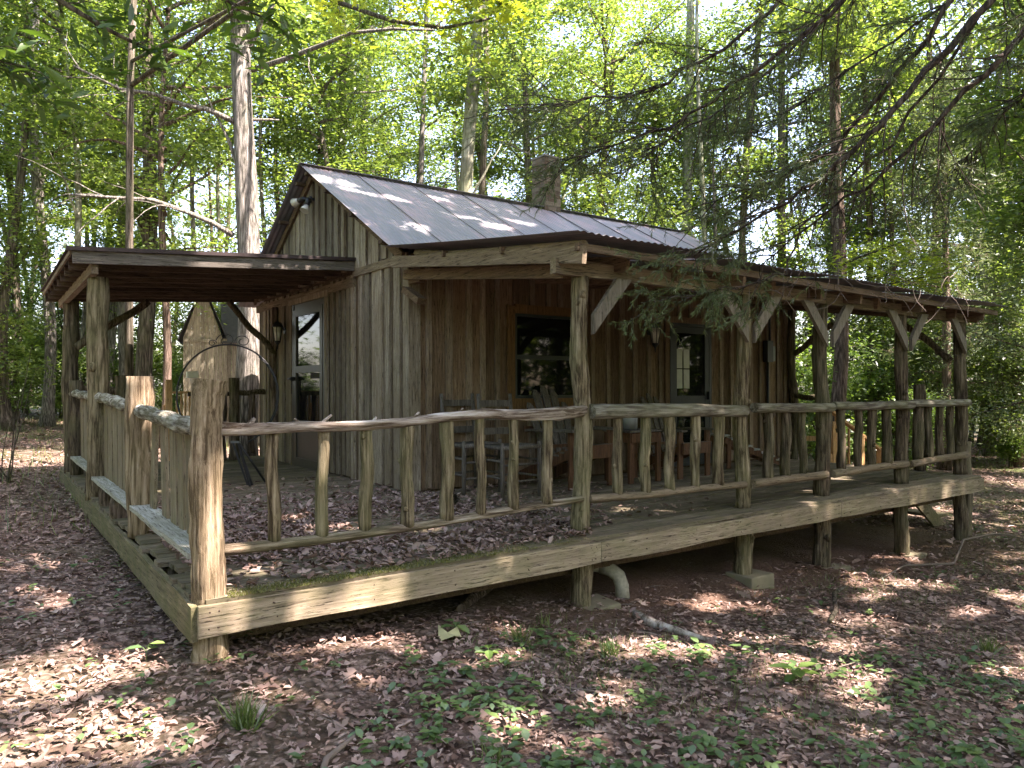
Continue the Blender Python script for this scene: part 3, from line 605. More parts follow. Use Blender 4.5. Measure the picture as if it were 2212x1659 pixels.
# front wall (boards run vertically), split round window and door
wf = MB(); bf = MB()
def pf(mb, u0, u1, z0, z1, d0, d1): mb.box(u0, u1, YW-d1, YW-d0, z0, z1, .0015)
WX0, WX1, WZ0, WZ1 = 4.40, 5.42, 1.05, 2.12
DX0, DX1, DZ1 = 7.20, 8.12, 2.14
for a, b, z0, z1 in ((XW, WX0, .0, 2.72), (WX0, WX1, .0, WZ0), (WX0, WX1, WZ1, 2.72), (WX1, DX0, 0, 2.72), (DX0, DX1, DZ1, 2.72), (DX1, XR, 0, 2.72)):
    siding(wf, bf, a, b, pf, lambda u, z=z1: z, lambda u, z=z0: z+.012, .20, .30, .075)
wf.box(XW+.05, XR-.02, YW+.012, YW+.06, -.1, 2.7)
FW = wf.build('front_wall', W_FRONT, cabin, 'brown boards of the front wall under the porch')
bf.build('front_battens', W_BATT, cabin)
# gable wall
wg = MB(); bgm = MB()
def pg(mb, u0, u1, z0, z1, d0, d1): mb.box(XW-d1, XW-d0, u0, u1, z0, z1, .0015)
GY0, GY1, GZ1 = 5.50, 6.92, 2.62
for a, b, z0, z1 in ((YW, GY0, 0, 2.66), (GY0, GY1, GZ1, 2.66), (GY1, YL, 0, 2.66)):
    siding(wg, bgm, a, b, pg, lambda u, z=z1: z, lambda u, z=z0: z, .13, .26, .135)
def pg2(mb, u0, u1, z0, z1, d0, d1): mb.box(XW-d1-.02, XW-d0-.02, u0, u1, z0, z1, .0015)
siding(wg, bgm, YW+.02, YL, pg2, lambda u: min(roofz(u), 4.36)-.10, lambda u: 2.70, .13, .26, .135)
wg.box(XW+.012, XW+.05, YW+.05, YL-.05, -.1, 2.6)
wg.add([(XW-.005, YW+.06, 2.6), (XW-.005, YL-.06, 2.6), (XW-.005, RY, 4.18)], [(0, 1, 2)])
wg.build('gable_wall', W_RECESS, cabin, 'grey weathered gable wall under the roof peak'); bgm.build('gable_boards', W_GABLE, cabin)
mb = MB(); mb.box(XR-.04, XR, YW+.02, YL, -.1, 2.65); mb.box(XW+.05, XR, YL-.04, YL, -.1, 2.6)
mb.add([(XR-.02, YW, 2.6), (XR-.02, YL, 2.6), (XR-.02, RY, 4.2)], [(0, 1, 2)]); mb.build('back_walls', W_FRONT, cabin)
# corner boards and trims
mb = MB(); mb.box(XW-.052, XW-.03, YW-.05, YW+.09, -.02, 2.60); mb.box(XW-.03, XW+.10, YW-.052, YW-.028, -.02, 2.60)
mb.build('corner_board', W_GABLE, cabin)
mb = MB(); mb.beam((XW-.06, YW-.04, 2.665), (XW-.06, 4.55, 2.675), .03, .10); mb.beam((XW-.045, 4.55, 2.56), (XW-.045, YL, 2.56), .05, .12)
mb.build('gable_trim', W_TRIMY, cabin, 'horizontal trim board and canopy ledger on the gable wall')

# main roof: corrugated sheets
def corr(mb, x0, x1, ya, za, yb, zb, nseg=1, amp=.0055, pitch=.076, dz=0.0, curve=None):
    n = int((x1-x0)/pitch*6); rows = nseg+1; vs = []; fs = []
    for j in range(rows):
        t = j/nseg; y = ya+(yb-ya)*t; z = za+(zb-za)*t
        for i in range(n+1):
            x = x0+(x1-x0)*i/n
            vs.append((x, y, z+dz+amp*math.sin(2*math.pi*x/pitch)+(curve(x, t) if curve else 0)))
    for j in range(nseg):
        for i in range(n): a = j*(n+1)+i; fs.append((a, a+1, a+n+2, a+n+1))
    mb.add(vs, fs, True)
rf = MB(); sag = lambda x, t: -.018*math.sin(math.pi*(x-2.68)/8.1)
x = 2.68; k = 0; SEAM = MB()
while x < 10.72:
    w = min(.92 if k else .86, 10.74-x)
    corr(rf, x, x+w+.04, YW-.06, roofz(YW-.06)+.02, RY, RZ+.02, 6, dz=.004*(k % 2)+random.uniform(0, .003), curve=sag)
    corr(rf, x, x+w+.04, RY, RZ+.02, YL+.30, roofz(YL+.30)+.02, 4, dz=.004*(k % 2), curve=sag)
    if k: SEAM.beam((x, YW, roofz(YW)+.034), (x, RY-.05, roofz(RY-.05)+.034-.018*math.sin(math.pi*(x-2.68)/8.1)), .010, .006)
    x += w; k += 1
rf.box(2.68, 10.72, RY-.07, RY+.07, RZ+.025, RZ+.034)
RO = rf.build('main_roof', ROOF, cabin, 'steep corrugated tin roof, grey with rusty pink tint')
SEAM.build('sheet_seam', TIN, RO)
mb = MB()
for y in (3.35, 4.2, 5.05, 5.75, 6.15, 6.9, 7.7, 8.6): mb.box(2.72, 10.68, y-.045, y+.045, roofz(y)-.075, roofz(y)-.03)
mb.build('purlins', W_DARKX, RO)
mb = MB()
for s in (0, 1):
    y0 = YW if not s else YL; mb.beam((XW-.10, y0, roofz(y0)-.10), (XW-.10, RY, RZ-.10), .04, .10)
mb.build('rake_rafter', W_DARKY, RO)
# chimney of real bricks
ch = MB(); mo = MB(); cx, cy = 7.25, 6.0; cw = .185; z = 4.05; row = 0
hole = (-.06, .075, 4.99, 5.13)
while z < 5.22:
    h = .072
    for side in range(4):
        o = (row % 2)*.09; u = -cw
        cuts = sorted({-cw, *[v for v in (-.1+o, .09+o) if -cw < v < cw], cw})
        for a, b in zip(cuts[:-1], cuts[1:]):
            if b-a < .02: continue
            if side == 0 and z+h > hole[2] and z < hole[3]+.01 and b > hole[0] and a < hole[1]:
                for (c, d) in ((a, hole[0]), (hole[1], b)):
                    if d-c > .03: ch.box(cx+c+.004, cx+d-.004, cy-cw, cy-cw+.08, z+.004, z+h-.004, .003)
                continue
            q = .08; e = random.uniform(-.003, .004)
            if side == 0: ch.box(cx+a+.004, cx+b-.004, cy-cw-e, cy-cw+q, z+.004, z+h-.004, .002)
            if side == 1: ch.box(cx+a+.004, cx+b-.004, cy+cw-q, cy+cw+e, z+.004, z+h-.004, .002)
            a2, b2 = max(a, -cw+.085), min(b, cw-.085)
            if b2-a2 < .02: continue
            if side == 2: ch.box(cx-cw-e, cx-cw+q, cy+a+.004, cy+b-.004, z+.003, z+h-.003, .002)
            if side == 3: ch.box(cx+cw-q, cx+cw+e, cy+a+.004, cy+b-.004, z+.003, z+h-.003, .002)
    z += h; row += 1
CH = ch.build('chimney', BRICK, RO, 'narrow old brick chimney with a square opening near the top')
for x0, x1, y0, y1 in ((-cw+.006, cw-.006, -cw+.006, -cw+.07), (-cw+.006, cw-.006, cw-.07, cw-.006), (-cw+.006, -cw+.07, -cw+.07, cw-.07), (cw-.07, cw-.006, -cw+.07, cw-.07)):
    if y0 < -.15 and y1 < 0:
        mo.box(cx+x0, cx+x1, cy+y0, cy+y1, 3.9, hole[2]); mo.box(cx+x0, cx+hole[0], cy+y0, cy+y1, hole[2], hole[3]); mo.box(cx+hole[1], cx+x1, cy+y0, cy+y1, hole[2], hole[3]); mo.box(cx+x0, cx+x1, cy+y0, cy+y1, hole[3], z-.005)
    else: mo.box(cx+x0, cx+x1, cy+y0, cy+y1, 3.9, z-.005)
mo.box(cx-cw-.012, cx+cw+.012, cy-cw-.012, cy+cw+.012, z, z+.035, .004)
mo.build('mortar_and_cap', MORTAR, RO)
mb = MB(); mb.box(cx-.13, cx+.13, cy-.1, cy+.13, 4.2, 4.9); mb.build('flue', BLACK, RO)

# porch roof
pr = MB(); x = 2.62; k = 0
pc = lambda x, t: -.03*math.sin(math.pi*t)*.3+.010*math.sin(x*2.1)*(1-t)+(-.035*(1-min(1, (x-2.62)/.5)) if x < 3.12 else 0)*(1-t)*-.6
while x < 10.18:
    w = min(.9, 10.2-x)
    za = 2.345-.012*(x-2.6)
    corr(pr, x, x+w+.04, -.24, za, YW-.04, roofz(YW-.04)+.008, 5, dz=.004*(k % 2)+random.uniform(-.003, .006), curve=pc); x += w; k += 1
PR = pr.build('porch_roof', ROOF, cabin, 'shallow corrugated tin roof over the front porch')
mb = MB()
mb.beam((2.75, YW-.02, 2.60), (2.75, -.16, 2.205), .045, .125, nseg=6, wob=.002); mb.build('end_rafter', W_TRIMY, PR, 'pale weathered rafter at the left end of the porch roof')
mb = MB(); mb.tube([(2.80, YW-.5, 2.635), (2.79, 2.0, 2.52), (2.785, 1.0, 2.405), (2.78, -.12, 2.285)], [.045, .045, .048, .046], 8, .08); mb.build('pole_rafter', W_TRIMY, PR)
mb = MB()
xr = [3.35, 4.05, 4.75, 5.45, 6.15, 6.85, 7.5, 8.15, 8.75, 9.3, 9.8]
for i, x in enumerate(xr+[10.1]):
    mb.beam((x, YW-.03, 2.585-.002*i), (x, -.02+.10*math.sin(i*2.4), 2.215-.012*(x-2.6)), .045, .13)
mb.build('rafters', W_DARKY, PR)
mb = MB()
for y, dz in ((-.12, -.035), (.9, -.03), (1.9, -.03)):
    zf = lambda x: porz(x, y)+dz-.035
    mb.beam((2.70, y, zf(2.7)), (6.2, y, zf(6.2)), .035, .06); mb.beam((6.21, y, zf(6.21)), (10.16, y, zf(10.16)), .035, .06)
mb.build('roof_batten', W_ROOFB, PR, 'brown board under the front edge of the porch roof')
mb = MB(); mb.beam((2.70, .16, 2.155), (6.48, .16, 2.155), .07, .12, nseg=10, wob=.002); mb.beam((6.50, .165, 2.152), (9.95, .165, 2.11), .07, .12, nseg=10, wob=.002)
mb.build('porch_beam', W_TRIMX, cabin, 'long weathered beam carrying the porch roof on the log posts')
mb = MB(); mb.beam((2.90, .25, 2.14), (2.90, YW-.02, 2.47), .045, .11)
mb.build('tie_beam', W_DARKY, cabin)
# porch posts
ZG = lambda x, y: float(gzz(x, y))-.06
R_ = [.083, .078, .082, .080, .078]
for i, x in enumerate(PX):
    mb = MB(); mb.log((x+.01, .205, ZG(x, .2)+(.03 if i else 0)), (x, .205, 0), R_[i]*1.08, R_[i]*1.02, n=16, noise=.16, wob=.01, knots=1)
    mb.log((x, .205, 0), (x, .195, 2.10), R_[i]*1.0, R_[i]*.86, n=16, noise=.16, wob=.016, knots=4)
    mb.build('porch_post', B_POST if i < 2 else B_POSTD, cabin, ['rough bark-stripped log post at the left end of the porch roof', 'second log post of the porch roof', 'middle log post of the porch roof', 'fourth log post of the porch roof', 'last log post at the right end of the porch'][i])
# diagonal braces (flat boards) at the posts
def brace(x, s, dz=.42, dx=.46, name='brace'):
    mb = MB(); z1 = 2.10; a = Vector((x+s*.07, .10, z1-dz)); b = Vector((x+s*dx, .10, z1-.01)); d = (b-a).normalized(); n = Vector((-d.z, 0, d.x))*.075
    y0, y1 = .085, .125
    vs = []
    for y in (y0, y1):
        p = [a-n*(.9 if s > 0 else -.9), a+n*(.9 if s > 0 else -.9), b+n*(1 if s > 0 else -1), b-n*(1 if s > 0 else -1)]
        q = []
        for v in p: q.append((v.x, y, v.z))
        # cut plumb at the post and level at the beam
        q[0] = (x+s*.05, y, z1-dz-.075); q[1] = (x+s*.05, y, z1-dz+.085)
        q[2] = (x+s*(dx-.09), y, z1+.0); q[3] = (x+s*(dx+.08), y, z1+.0)
        vs += q
    mb.add(vs, [(0, 1, 2, 3), (7, 6, 5, 4), (0, 4, 5, 1), (1, 5, 6, 2), (2, 6, 7, 3), (3, 7, 4, 0)])
    mb.build('brace', W_BRACE, cabin, 'pale diagonal board brace between a porch post and the beam')
for i, x in enumerate(PX):
    if i > 0: brace(x, -1, .40, .42)
    if i < 4: brace(x, 1, .40, .40)
mb = MB(); mb.log((9.82, .32, 1.55), (9.80, .95, 2.10), .05, .045, n=8); mb.build('pole_brace', B_POSTD, cabin)
mb = MB(); mb.log((10.15, 2.93, 1.75), (10.13, 2.2, 2.22), .05, .045, n=8, knots=0); mb.build('pole_brace', B_POSTD, cabin)
mb = MB(); mb.log((10.18, 2.98, -.1), (10.16, 2.98, 2.5), .075, .065, wob=.03, knots=3); mb.build('wall_post', B_POSTD, cabin, 'log post against the right end of the front wall')
mb = MB(); mb.box(2.92, 3.0, YW-.32, YW-.07, 2.36, 2.48); mb.beam((2.90, YW-.05, 2.30), (2.94, YW-.34, 2.14), .12, .07); mb.build('beam_stub', W_DARKY, cabin)

# ---------------------------------------------------------------- deck
dk = MB(); y = .0; k = 0
while y < YE:
    w = .138*random.uniform(.96, 1.04); xm = XE-.02 if y < YW-.06 else XW-.01
    if y < YW-.06 and y+w > YW-.03: xm = XE
    x = -.015+random.uniform(-.015, .05 if y < 3 else .01)
    if .35 < y < 1.5: x += random.choice([0, .06, .14, .02])
    while x < xm:
        L = random.uniform(2.2, 3.9); x1 = min(x+L, xm)
        if xm-x1 < .5: x1 = xm
        z = random.uniform(-.006, .002)
        if x < 1.2 and y < 3.2 and random.random() < .25: z -= .012
        dk.box(x, x1-.005, y if y > .001 else -.035, y+w-.009, -.034+z, z, .0018); x = x1
    y += w; k += 1
DK = dk.build('deck_floor', W_PLANK, cabin, 'worn mossy floor planks of the deck and porch')
mb = MB()
for a, b, dz in ((-.012, 3.0, 0), (3.006, 6.45, .002), (6.456, XE, -.002)): mb.beam((a, -.045, -.118), (b, -.045, -.118+dz-.002), .038, .165, nseg=8, wob=.0015)
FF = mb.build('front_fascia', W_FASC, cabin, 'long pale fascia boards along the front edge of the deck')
mb = MB()
for x in list(np.arange(.42, XE, .62))+[.03, .09, 2.95, 3.05, 6.40, 6.50]:
    for z in (-.07, -.16): mb.tube([(x+random.uniform(-.02, .02), -.062, z), (x+random.uniform(-.02, .02), -.0665, z+random.uniform(-.01, .01))], .0045, 6, 0)
mb.build('nail_heads', plain('rusty_nails', (.06, .035, .025), .7), FF)
mb = MB()
for a, b in ((-.02, 2.6), (2.61, 5.4), (5.41, YE)): mb.beam((-.022, a, -.135), (-.022, b, -.135), .038, .20, nseg=8, wob=.002)
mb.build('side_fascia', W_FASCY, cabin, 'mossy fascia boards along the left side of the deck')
mb = MB()
for x in np.arange(.4, XE, .62): mb.box(x, x+.04, .0, YW if x > 2.9 else YE-.04, -.20, -.042)
mb.box(.05, XE-.05, .30, .34, -.36, -.205); mb.box(.05, XE-.05, 2.6, 2.64, -.36, -.205)
mb.build('joists', W_DARKY, cabin)
mb = MB(); mb.box(XE-.02, XE+.018, -.02, YW, -.19, -.036); mb.build('end_fascia', W_FASCY, cabin)
# support stubs
def stub(x, y, r, mat=B_POSTD): mb = MB(); mb.log((x, y, ZG(x, y)), (x, y, -.04), r*1.05, r, n=12, knots=0); mb.build('support_post', mat, cabin)
for x, y, r in ((.09, 1.15, .035), (.06, 1.9, .05), (.06, 4.94, .09), (.06, 7.94, .09), (3.2, 3.0, .09), (5.2, 3.0, .09), (7.2, 3.0, .09), (9.2, 3.0, .09), (1.6, 3.4, .08), (1.6, 6.5, .08)): stub(x, y, r)
# corner post (big, pale)
mb = MB(); p = [(.075, .075, ZG(0, 0)), (.08, .075, -.30), (.075, .08, -.12), (.078, .08, 0), (.07, .075, .25), (.062, .07, .5), (.058, .072, .75), (.06, .07, .9), (.062, .075, 1.05), (.068, .075, 1.15), (.078, .075, 1.238)]
r = [.110, .102, .098, .099, .096, .094, .093, .090, .091, .095, .103]
pts = []; rad = []
for i in range(len(p)-1):
    for j in range(4): t = j/4; pts.append(Vector(p[i]).lerp(Vector(p[i+1]), t)); rad.append(r[i]*(1-t)+r[i+1]*t)
pts.append(Vector(p[-1])); rad.append(r[-1])
mb.tube(pts, [q*(1+.02*math.sin(i*1.9)) for i, q in enumerate(rad)], 22, .12, seed=4)

CP = mb.build('corner_post', B_CORNER, cabin, 'thick pale corner post with flared flat top at the near corner of the deck')
# railing posts on the left side
def lpost(x, y, z1, r, mat=B_CORNER, label=None, top=1.0, z0=0):
    mb = MB(); mb.log((x, y, z0), (x, y, z1), r, r*top, n=16, noise=.10, wob=.008, knots=1, step=.08); return mb.build('railing_post', mat, cabin, label)
lpost(.07, 2.33, 1.29, .105, B_CORNER, 'stout pale railing post with a notched shoulder, second from the corner', 1.05, -.03)
lpost(.07, 7.4, 1.30, .085, B_POSTD, 'short dark railing post between the canopy posts')
lpost(.80, YE-.06, 1.39, .105, B_POSTD, 'dark railing post on the far side of the deck')
lpost(2.42, YE-.35, 1.36, .085, B_POSTD, 'dark railing post in front of the pale tree behind the deck')
mb = MB(); mb.log((.06, 4.94, -.04), (.05, 4.92, 2.42), .120, .108, n=18, noise=.07, wob=.012, knots=2); mb.build('canopy_post', B_POST, cabin, 'thick grey log post at the near corner of the canopy')
mb = MB(); mb.log((.07, 7.94, -.04), (.05, 7.94, 2.44), .105, .10, n=16, noise=.08, wob=.012, knots=3); mb.build('canopy_post', B_POSTD, cabin, 'darker log post at the far corner of the canopy')
# ---------------------------------------------------------------- canopy on the gable wall
cn = MB()
za = lambda x: 2.655+(x+.22)*(2.855-2.655)/3.2
for k in range(6):
    y0 = 4.46+k*.72; y1 = min(y0+.74, 8.78)
    n = 60; vs = []; fs = []
    for i in range(2):
        xx = -.28 if i == 0 else XW-.03
        for j in range(n+1): yy = y0+(y1-y0)*j/n; vs.append((xx, yy, za(xx)+.006*math.sin(2*math.pi*yy/.076)+.003*(k % 2)))
    fs = [(j, j+1, n+2+j, n+1+j) for j in range(n)]; cn.add(vs, fs, True)
cn.box(-.29, XW-.04, 4.44, 4.49, 2.66-.012, 2.66+.012)
cn.v[-8:] = [(x, y, (za(x)+.012 if zi else za(x)-.03)) for zi in (0, 1) for y in (4.44, 4.49) for x in (-.29, XW-.04)]
CN = cn.build('canopy_roof', TIN, cabin, 'flat dark tin canopy over the left deck')
mb = MB(); mb.beam((-.23, 4.50, za(-.23)-.095), (XW-.02, 4.50, za(XW)-.095), .038, .125, nseg=8, wob=.0015); mb.build('canopy_fascia', W_GREYX, CN, 'grey weathered board along the near edge of the canopy')
mb = MB()
for k in range(8): y = 5.02+k*.52; mb.beam((-.22, y, za(-.22)-.10), (XW-.03, y, za(XW)-.10), .038, .125)
mb.build('canopy_rafters', W_DARKX, CN)
mb = MB(); mb.beam((-.02, 4.55, 2.465), (-.02, 8.66, 2.465), .07, .11); mb.beam((-.245, 4.5, za(-.24)-.04), (-.245, 8.75, za(-.24)-.04), .02, .05); mb.build('canopy_beam', W_TRIMY, CN)
mb = MB(); mb.log((.10, 7.85, 1.78), (1.05, 7.85, 2.50), .055, .05, n=8); mb.build('pole_brace', B_POSTD, CN)
mb = MB(); mb.log((2.88, 7.6, 1.75), (2.15, 7.6, 2.55), .05, .05, n=8, wob=.02); mb.build('pole_brace', B_POSTD, CN)
mb = MB(); mb.log((2.90, 7.62, 0), (2.88, 7.6, 2.5), .06, .055, n=10, wob=.03, knots=4); mb.build('wall_post', B_RED, cabin, 'crooked bark-covered log post against the gable wall')

# ---------------------------------------------------------------- front railings
def rail_log(mb, pts, rad, n=12, noise=.12, flat=1.0, knots=()):
    P = []; Q = []
    for i in range(len(pts)-1):
        for j in range(4): t = j/4; P.append(Vector(pts[i]).lerp(Vector(pts[i+1]), t)); Q.append(rad[i]*(1-t)+rad[i+1]*t)
    P.append(Vector(pts[-1])); Q.append(rad[-1]); mb.tube(P, Q, n, noise, flat=flat)
    for (x, dx, h, r) in knots:
        i = min(range(len(P)), key=lambda k: abs(P[k].x-x)); c = P[i]; mb.tube([c+Vector((-dx*.6, 0, 0)), c+Vector((0, 0, Q[i]*.8)), c+Vector((dx, 0, Q[i]+h))], [r*1.5, r, r*.6], 7, .15)
def railing(label, top, bot, bal, tmat=B_LICH, bmat=W_LICHX, mat=B_POST, r=.033, ylist=None):
    rl = MB(); rail_log(rl, *top[:2], **(top[2] if len(top) > 2 else {})); RL = rl.build('railing', tmat, cabin, label)
    b = MB(); rail_log(b, *bot[:2], **(bot[2] if len(bot) > 2 else {})); b.build('bottom_rail', bmat, RL)
    def zi(pts, x):
        for a, c in zip(pts[:-1], pts[1:]):
            if a[0] <= x <= c[0]: return a[2]+(c[2]-a[2])*(x-a[0])/(c[0]-a[0])
        return pts[-1][2]
    for i, q in enumerate(bal):
        x, y, rr_ = q[:3]; q = MB(); lean = random.uniform(-.015, .015)
        q.log((x, y, zi(bot[0], x)+.01), (x+lean, y, zi(top[0], x)-.01), 1.08*rr_*random.uniform(.9, 1.1), rr_*random.uniform(.9, 1.15), n=10, noise=.17, wob=random.choice([.003, .005, .008]), knots=random.choice([1, 2, 3]), step=.06)
        q.build('baluster', mat, RL)
    return RL
railing('twisted grey driftwood top rail with branch stubs, from the corner post to the porch',
        ([(.12, .05, .955), (.3, .05, .945), (.6, .055, .950), (.9, .05, .945), (1.3, .06, .953), (1.7, .06, .985), (2.0, .07, 1.0), (2.35, .09, .975), (2.7, .09, .985), (2.98, .11, 1.005)], [.040, .034, .030, .031, .031, .034, .036, .040, .050, .040],
         dict(noise=.2, knots=((.33, .03, .03, .020), (.62, -.03, .02, .012), (.72, .06, .04, .012), (1.05, .02, .018, .012), (1.40, .04, .03, .011), (1.75, .02, .02, .012)))),
        ([(.14, .10, .235), (.8, .10, .228), (1.5, .10, .235), (2.2, .12, .262), (2.98, .15, .285)], [.056, .054, .048, .050, .040], dict(flat=.62, noise=.2)),
        [(.46, .10, .034), (.765, .10, .036), (1.06, .10, .038), (1.37, .10, .046), (1.685, .10, .043), (1.97, .10, .037), (2.27, .11, .040), (2.60, .12, .041)], B_RAIL, B_RAILB)
railing('thick flat-sided log rail between the first and second porch posts',
        ([(3.06, .12, .99), (3.6, .12, .985), (4.3, .12, .98), (5.07, .12, .955)], [.062, .06, .058, .055], dict(noise=.07)),
        ([(3.06, .15, .275), (3.7, .14, .25), (4.4, .14, .25), (5.08, .14, .235)], [.045, .042, .042, .042], dict(flat=.8, noise=.1)),
        [(x, .15, r) for x, r in ((3.39, .040), (3.72, .042), (4.03, .043), (4.38, .042), (4.70, .047))], B_LICH, W_TRIMX)
railing('lichen-covered rail between the second and third porch posts',
        ([(5.18, .10, .985), (5.8, .10, .97), (6.52, .08, .965)], [.050, .05, .05], dict(noise=.09)),
        ([(5.18, .12, .235), (5.8, .12, .24), (6.46, .12, .235)], [.045, .042, .045], dict(noise=.12)),
        [(5.47, .15, .050), (5.77, .15, .046), (6.08, .15, .040)], B_LICH, W_TRIMX, B_POSTD)
railing('wavy rail between the third and fourth porch posts',
        ([(6.58, .10, .985), (7.2, .10, .965), (7.8, .08, .975), (8.26, .08, .965)], [.045, .05, .052, .055], dict(noise=.09)),
        ([(6.58, .12, .235), (7.3, .12, .25), (8.2, .12, .245)], [.045, .042, .045], dict(noise=.12)),
        [(6.82, .15, .044), (7.16, .15, .040), (7.45, .15, .047), (7.80, .15, .052)], B_LICH, W_TRIMX, B_POSTD)
railing('short rail between the last two porch posts at the right end',
        ([(8.30, .10, .985), (9.0, .10, .975), (9.80, .08, .975)], [.045, .046, .045], dict(noise=.09)),
        ([(8.30, .12, .235), (9.0, .12, .26), (9.80, .11, .27)], [.045, .042, .045], dict(noise=.12)),
        [(8.56, .15, .052), (8.83, .15, .046), (9.12, .15, .042), (9.42, .15, .044)], B_LICH, W_TRIMX, B_POSTD)
# left side railing: plank pickets
def side_rail(label, y0, y1, z0, z1, bz, planks, r=.055, slabw=.14, mat=B_LICHY):
    rl = MB(); n = 8; P = [(.05+.012*math.sin(i*1.7), y0+(y1-y0)*i/n, z0+(z1-z0)*i/n+.012*math.sin(i*2.3)) for i in range(n+1)]
    rail_log(rl, P, [r*random.uniform(.88, 1.0) for _ in P], n=14, noise=.11); RL = rl.build('railing', mat, cabin, label)
    b = MB(); b.beam((.06, y0, bz), (.06, y1, bz+.005), slabw, .035, nseg=12, wob=.004); b.build('bottom_rail', W_LICHY, RL)
    for (a, w, lean) in planks:
        q = MB(); zt = z0+(z1-z0)*(a-y0)/(y1-y0)-.02
        q.add([(.10, a-w/2, bz+.02), (.125, a-w/2, bz+.02), (.125, a+w/2, bz+.02), (.10, a+w/2, bz+.02), (.09, a-w/2+lean, zt), (.115, a-w/2+lean, zt), (.115, a+w/2+lean, zt), (.09, a+w/2+lean, zt)],
              [(0, 3, 2, 1), (4, 5, 6, 7), (0, 1, 5, 4), (1, 2, 6, 5), (2, 3, 7, 6), (3, 0, 4, 7)])
        q.build('picket', W_SLAB, RL)
    return RL
side_rail('lichen-crusted log rail over plank pickets beside the corner post', .15, 2.25, .945, 1.01, .22, [(.42, .20, 0), (.68, .17, .01), (.93, .15, 0), (1.17, .20, 0), (1.5, .17, .03), (2.0, .16, -.16)], .058, .17)
side_rail('mossy log rail over plank pickets in the middle of the left side', 2.42, 4.85, 1.03, 1.10, .20, [(2.72, .26, .02), (3.04, .22, 0), (3.32, .24, 0), (3.62, .24, 0), (3.95, .28, 0), (4.32, .30, 0), (4.66, .26, 0)], .055, .16)
side_rail('farther log rail and pickets between the two canopy posts', 5.05, 7.85, 1.10, 1.12, .24, [(5.35, .3, 0), (5.75, .34, 0), (6.15, .3, 0), (6.6, .34, 0), (7.0, .3, 0)], .05, .14)
# broken stub blocks under the side rail
for y, q in ((3.3, .075), (4.1, .06), (5.5, .07)): mb = MB(); mb.log((.05, y, -.10), (.05, y, .18), q, n=10, knots=0); mb.build('rail_block', B_RED, cabin)
# far-side railing (y = YE)
mb = MB(); mb.log((.1, YE-.05, 1.18), (.80, YE-.05, 1.16), .05, n=10); FR = mb.build('railing', B_POSTD, cabin, 'dark rail along the far side of the deck')
mb = MB(); mb.log((2.42, YE-.35, 1.12), (2.95, YE-.35, 1.12), .05, n=10, knots=2); mb.build('railing', B_POSTD, cabin, 'short dark rail between the far post and the gable wall')
for x in (.35, .58): mb = MB(); mb.log((x, YE-.05, .15), (x, YE-.05, 1.15), .05, n=9); mb.build('baluster', B_POSTD, FR)
mb = MB(); mb.log((2.70, YE-.35, .1), (2.70, YE-.35, 1.10), .055, n=9); mb.log((2.25, YE-.30, 0), (2.25, YE-.3, 1.12), .06, n=9); mb.log((2.05, YE-.30, 0), (2.05, YE-.3, 1.12), .04, n=9); mb.box(1.7, 2.35, YE-.36, YE-.30, 1.06, 1.13)
mb.build('baluster', B_RED, FR)
# right-end railing
lpost(9.85, .75, 1.22, .085, B_POSTD, 'dark flat-topped post of the end railing behind the last bay')
mb = MB(); mb.log((9.85, 2.35, 1.02), (10.14, 2.9, 1.04), .045, n=9, knots=0); mb.build('railing', B_POSTD, cabin, 'short rail from the end of the front wall'); lpost(9.85, 2.3, 1.05, .06, B_POSTD)

# ---------------------------------------------------------------- pine stair rails
def pine_stair(label, pts_newel, rails, bals, caps=()):
    mb = MB(); mb.beam(*rails[0]); PS = mb.build('stair_railing', W_PINE, cabin, label)
    for (x, y, z0, z1, w) in pts_newel: mb = MB(); mb.box(x-w, x+w, y-w, y+w, z0, z1, .002); mb.build('newel_post', W_PINE, PS)
    for q in rails[1:]: mb = MB(); mb.beam(*q); mb.build('handrail', W_PINE, PS)
    for (x, y, z0, z1) in bals: mb = MB(); mb.box(x-.015, x+.015, y-.015, y+.015, z0, z1); mb.build('spindle', W_PINE, PS)
    for (x, y, z0, z1, w) in caps: mb = MB(); mb.box(x-w, x+w, y-w*.7, y+w*.7, z0, z1, .006); mb.build('newel_block', WHITE, PS, 'small pale sunlit block topping a newel')
    return PS
pine_stair('pale pine stair railing seen over the far side of the deck', [(1.50, 8.72, -.1, 1.33, .045), (1.62, 9.6, -.5, .9, .045)],
           [((1.58, 8.8, 1.12), (2.15, 8.8, 1.12), .09, .035)], [(1.64+.065*k, 8.8, .2, 1.10) for k in range(8)], [(1.86, 8.72, 1.36, 1.47, .085)])
pine_stair('orange pine stair railing beyond the right end of the porch', [(10.45, 2.60, -.95, .98, .05), (10.75, 2.62, -.95, .6, .05), (11.35, 2.45, -1.0, .35, .045), (11.9, 2.4, -1.1, .12, .045)],
           [((10.4, 2.62, .93), (11.95, 2.40, .05), .09, .04), ((10.4, 2.66, .15), (11.9, 2.42, -.7), .05, .12), ((10.25, 3.1, .32), (10.42, 2.65, .32), .04, .08)], [(10.6+.2*k, 2.58, -.4-.1*k, .8-.11*k) for k in range(5)])
mb = MB(); mb.log((10.22, .28, ZG(10.2, .3)), (10.22, .28, .42), .05, n=9, knots=0); mb.build('newel_post', W_SLAB, cabin, 'short pale post just right of the last porch post')
# side steps at the right end
st = MB()
for k in range(4): st.box(10.0+.28*k, 10.31+.28*k, .95, 1.95, -.24-.19*k, -.20-.19*k, .003)
ST = st.build('side_steps', W_FASCY, cabin, 'plank steps leading down from the right end of the porch')
mb = MB()
for y in (.97, 1.9): mb.beam((9.95, y, -.28), (11.1, y, -1.06), .04, .2)
mb.build('stringer', W_FASCY, ST)

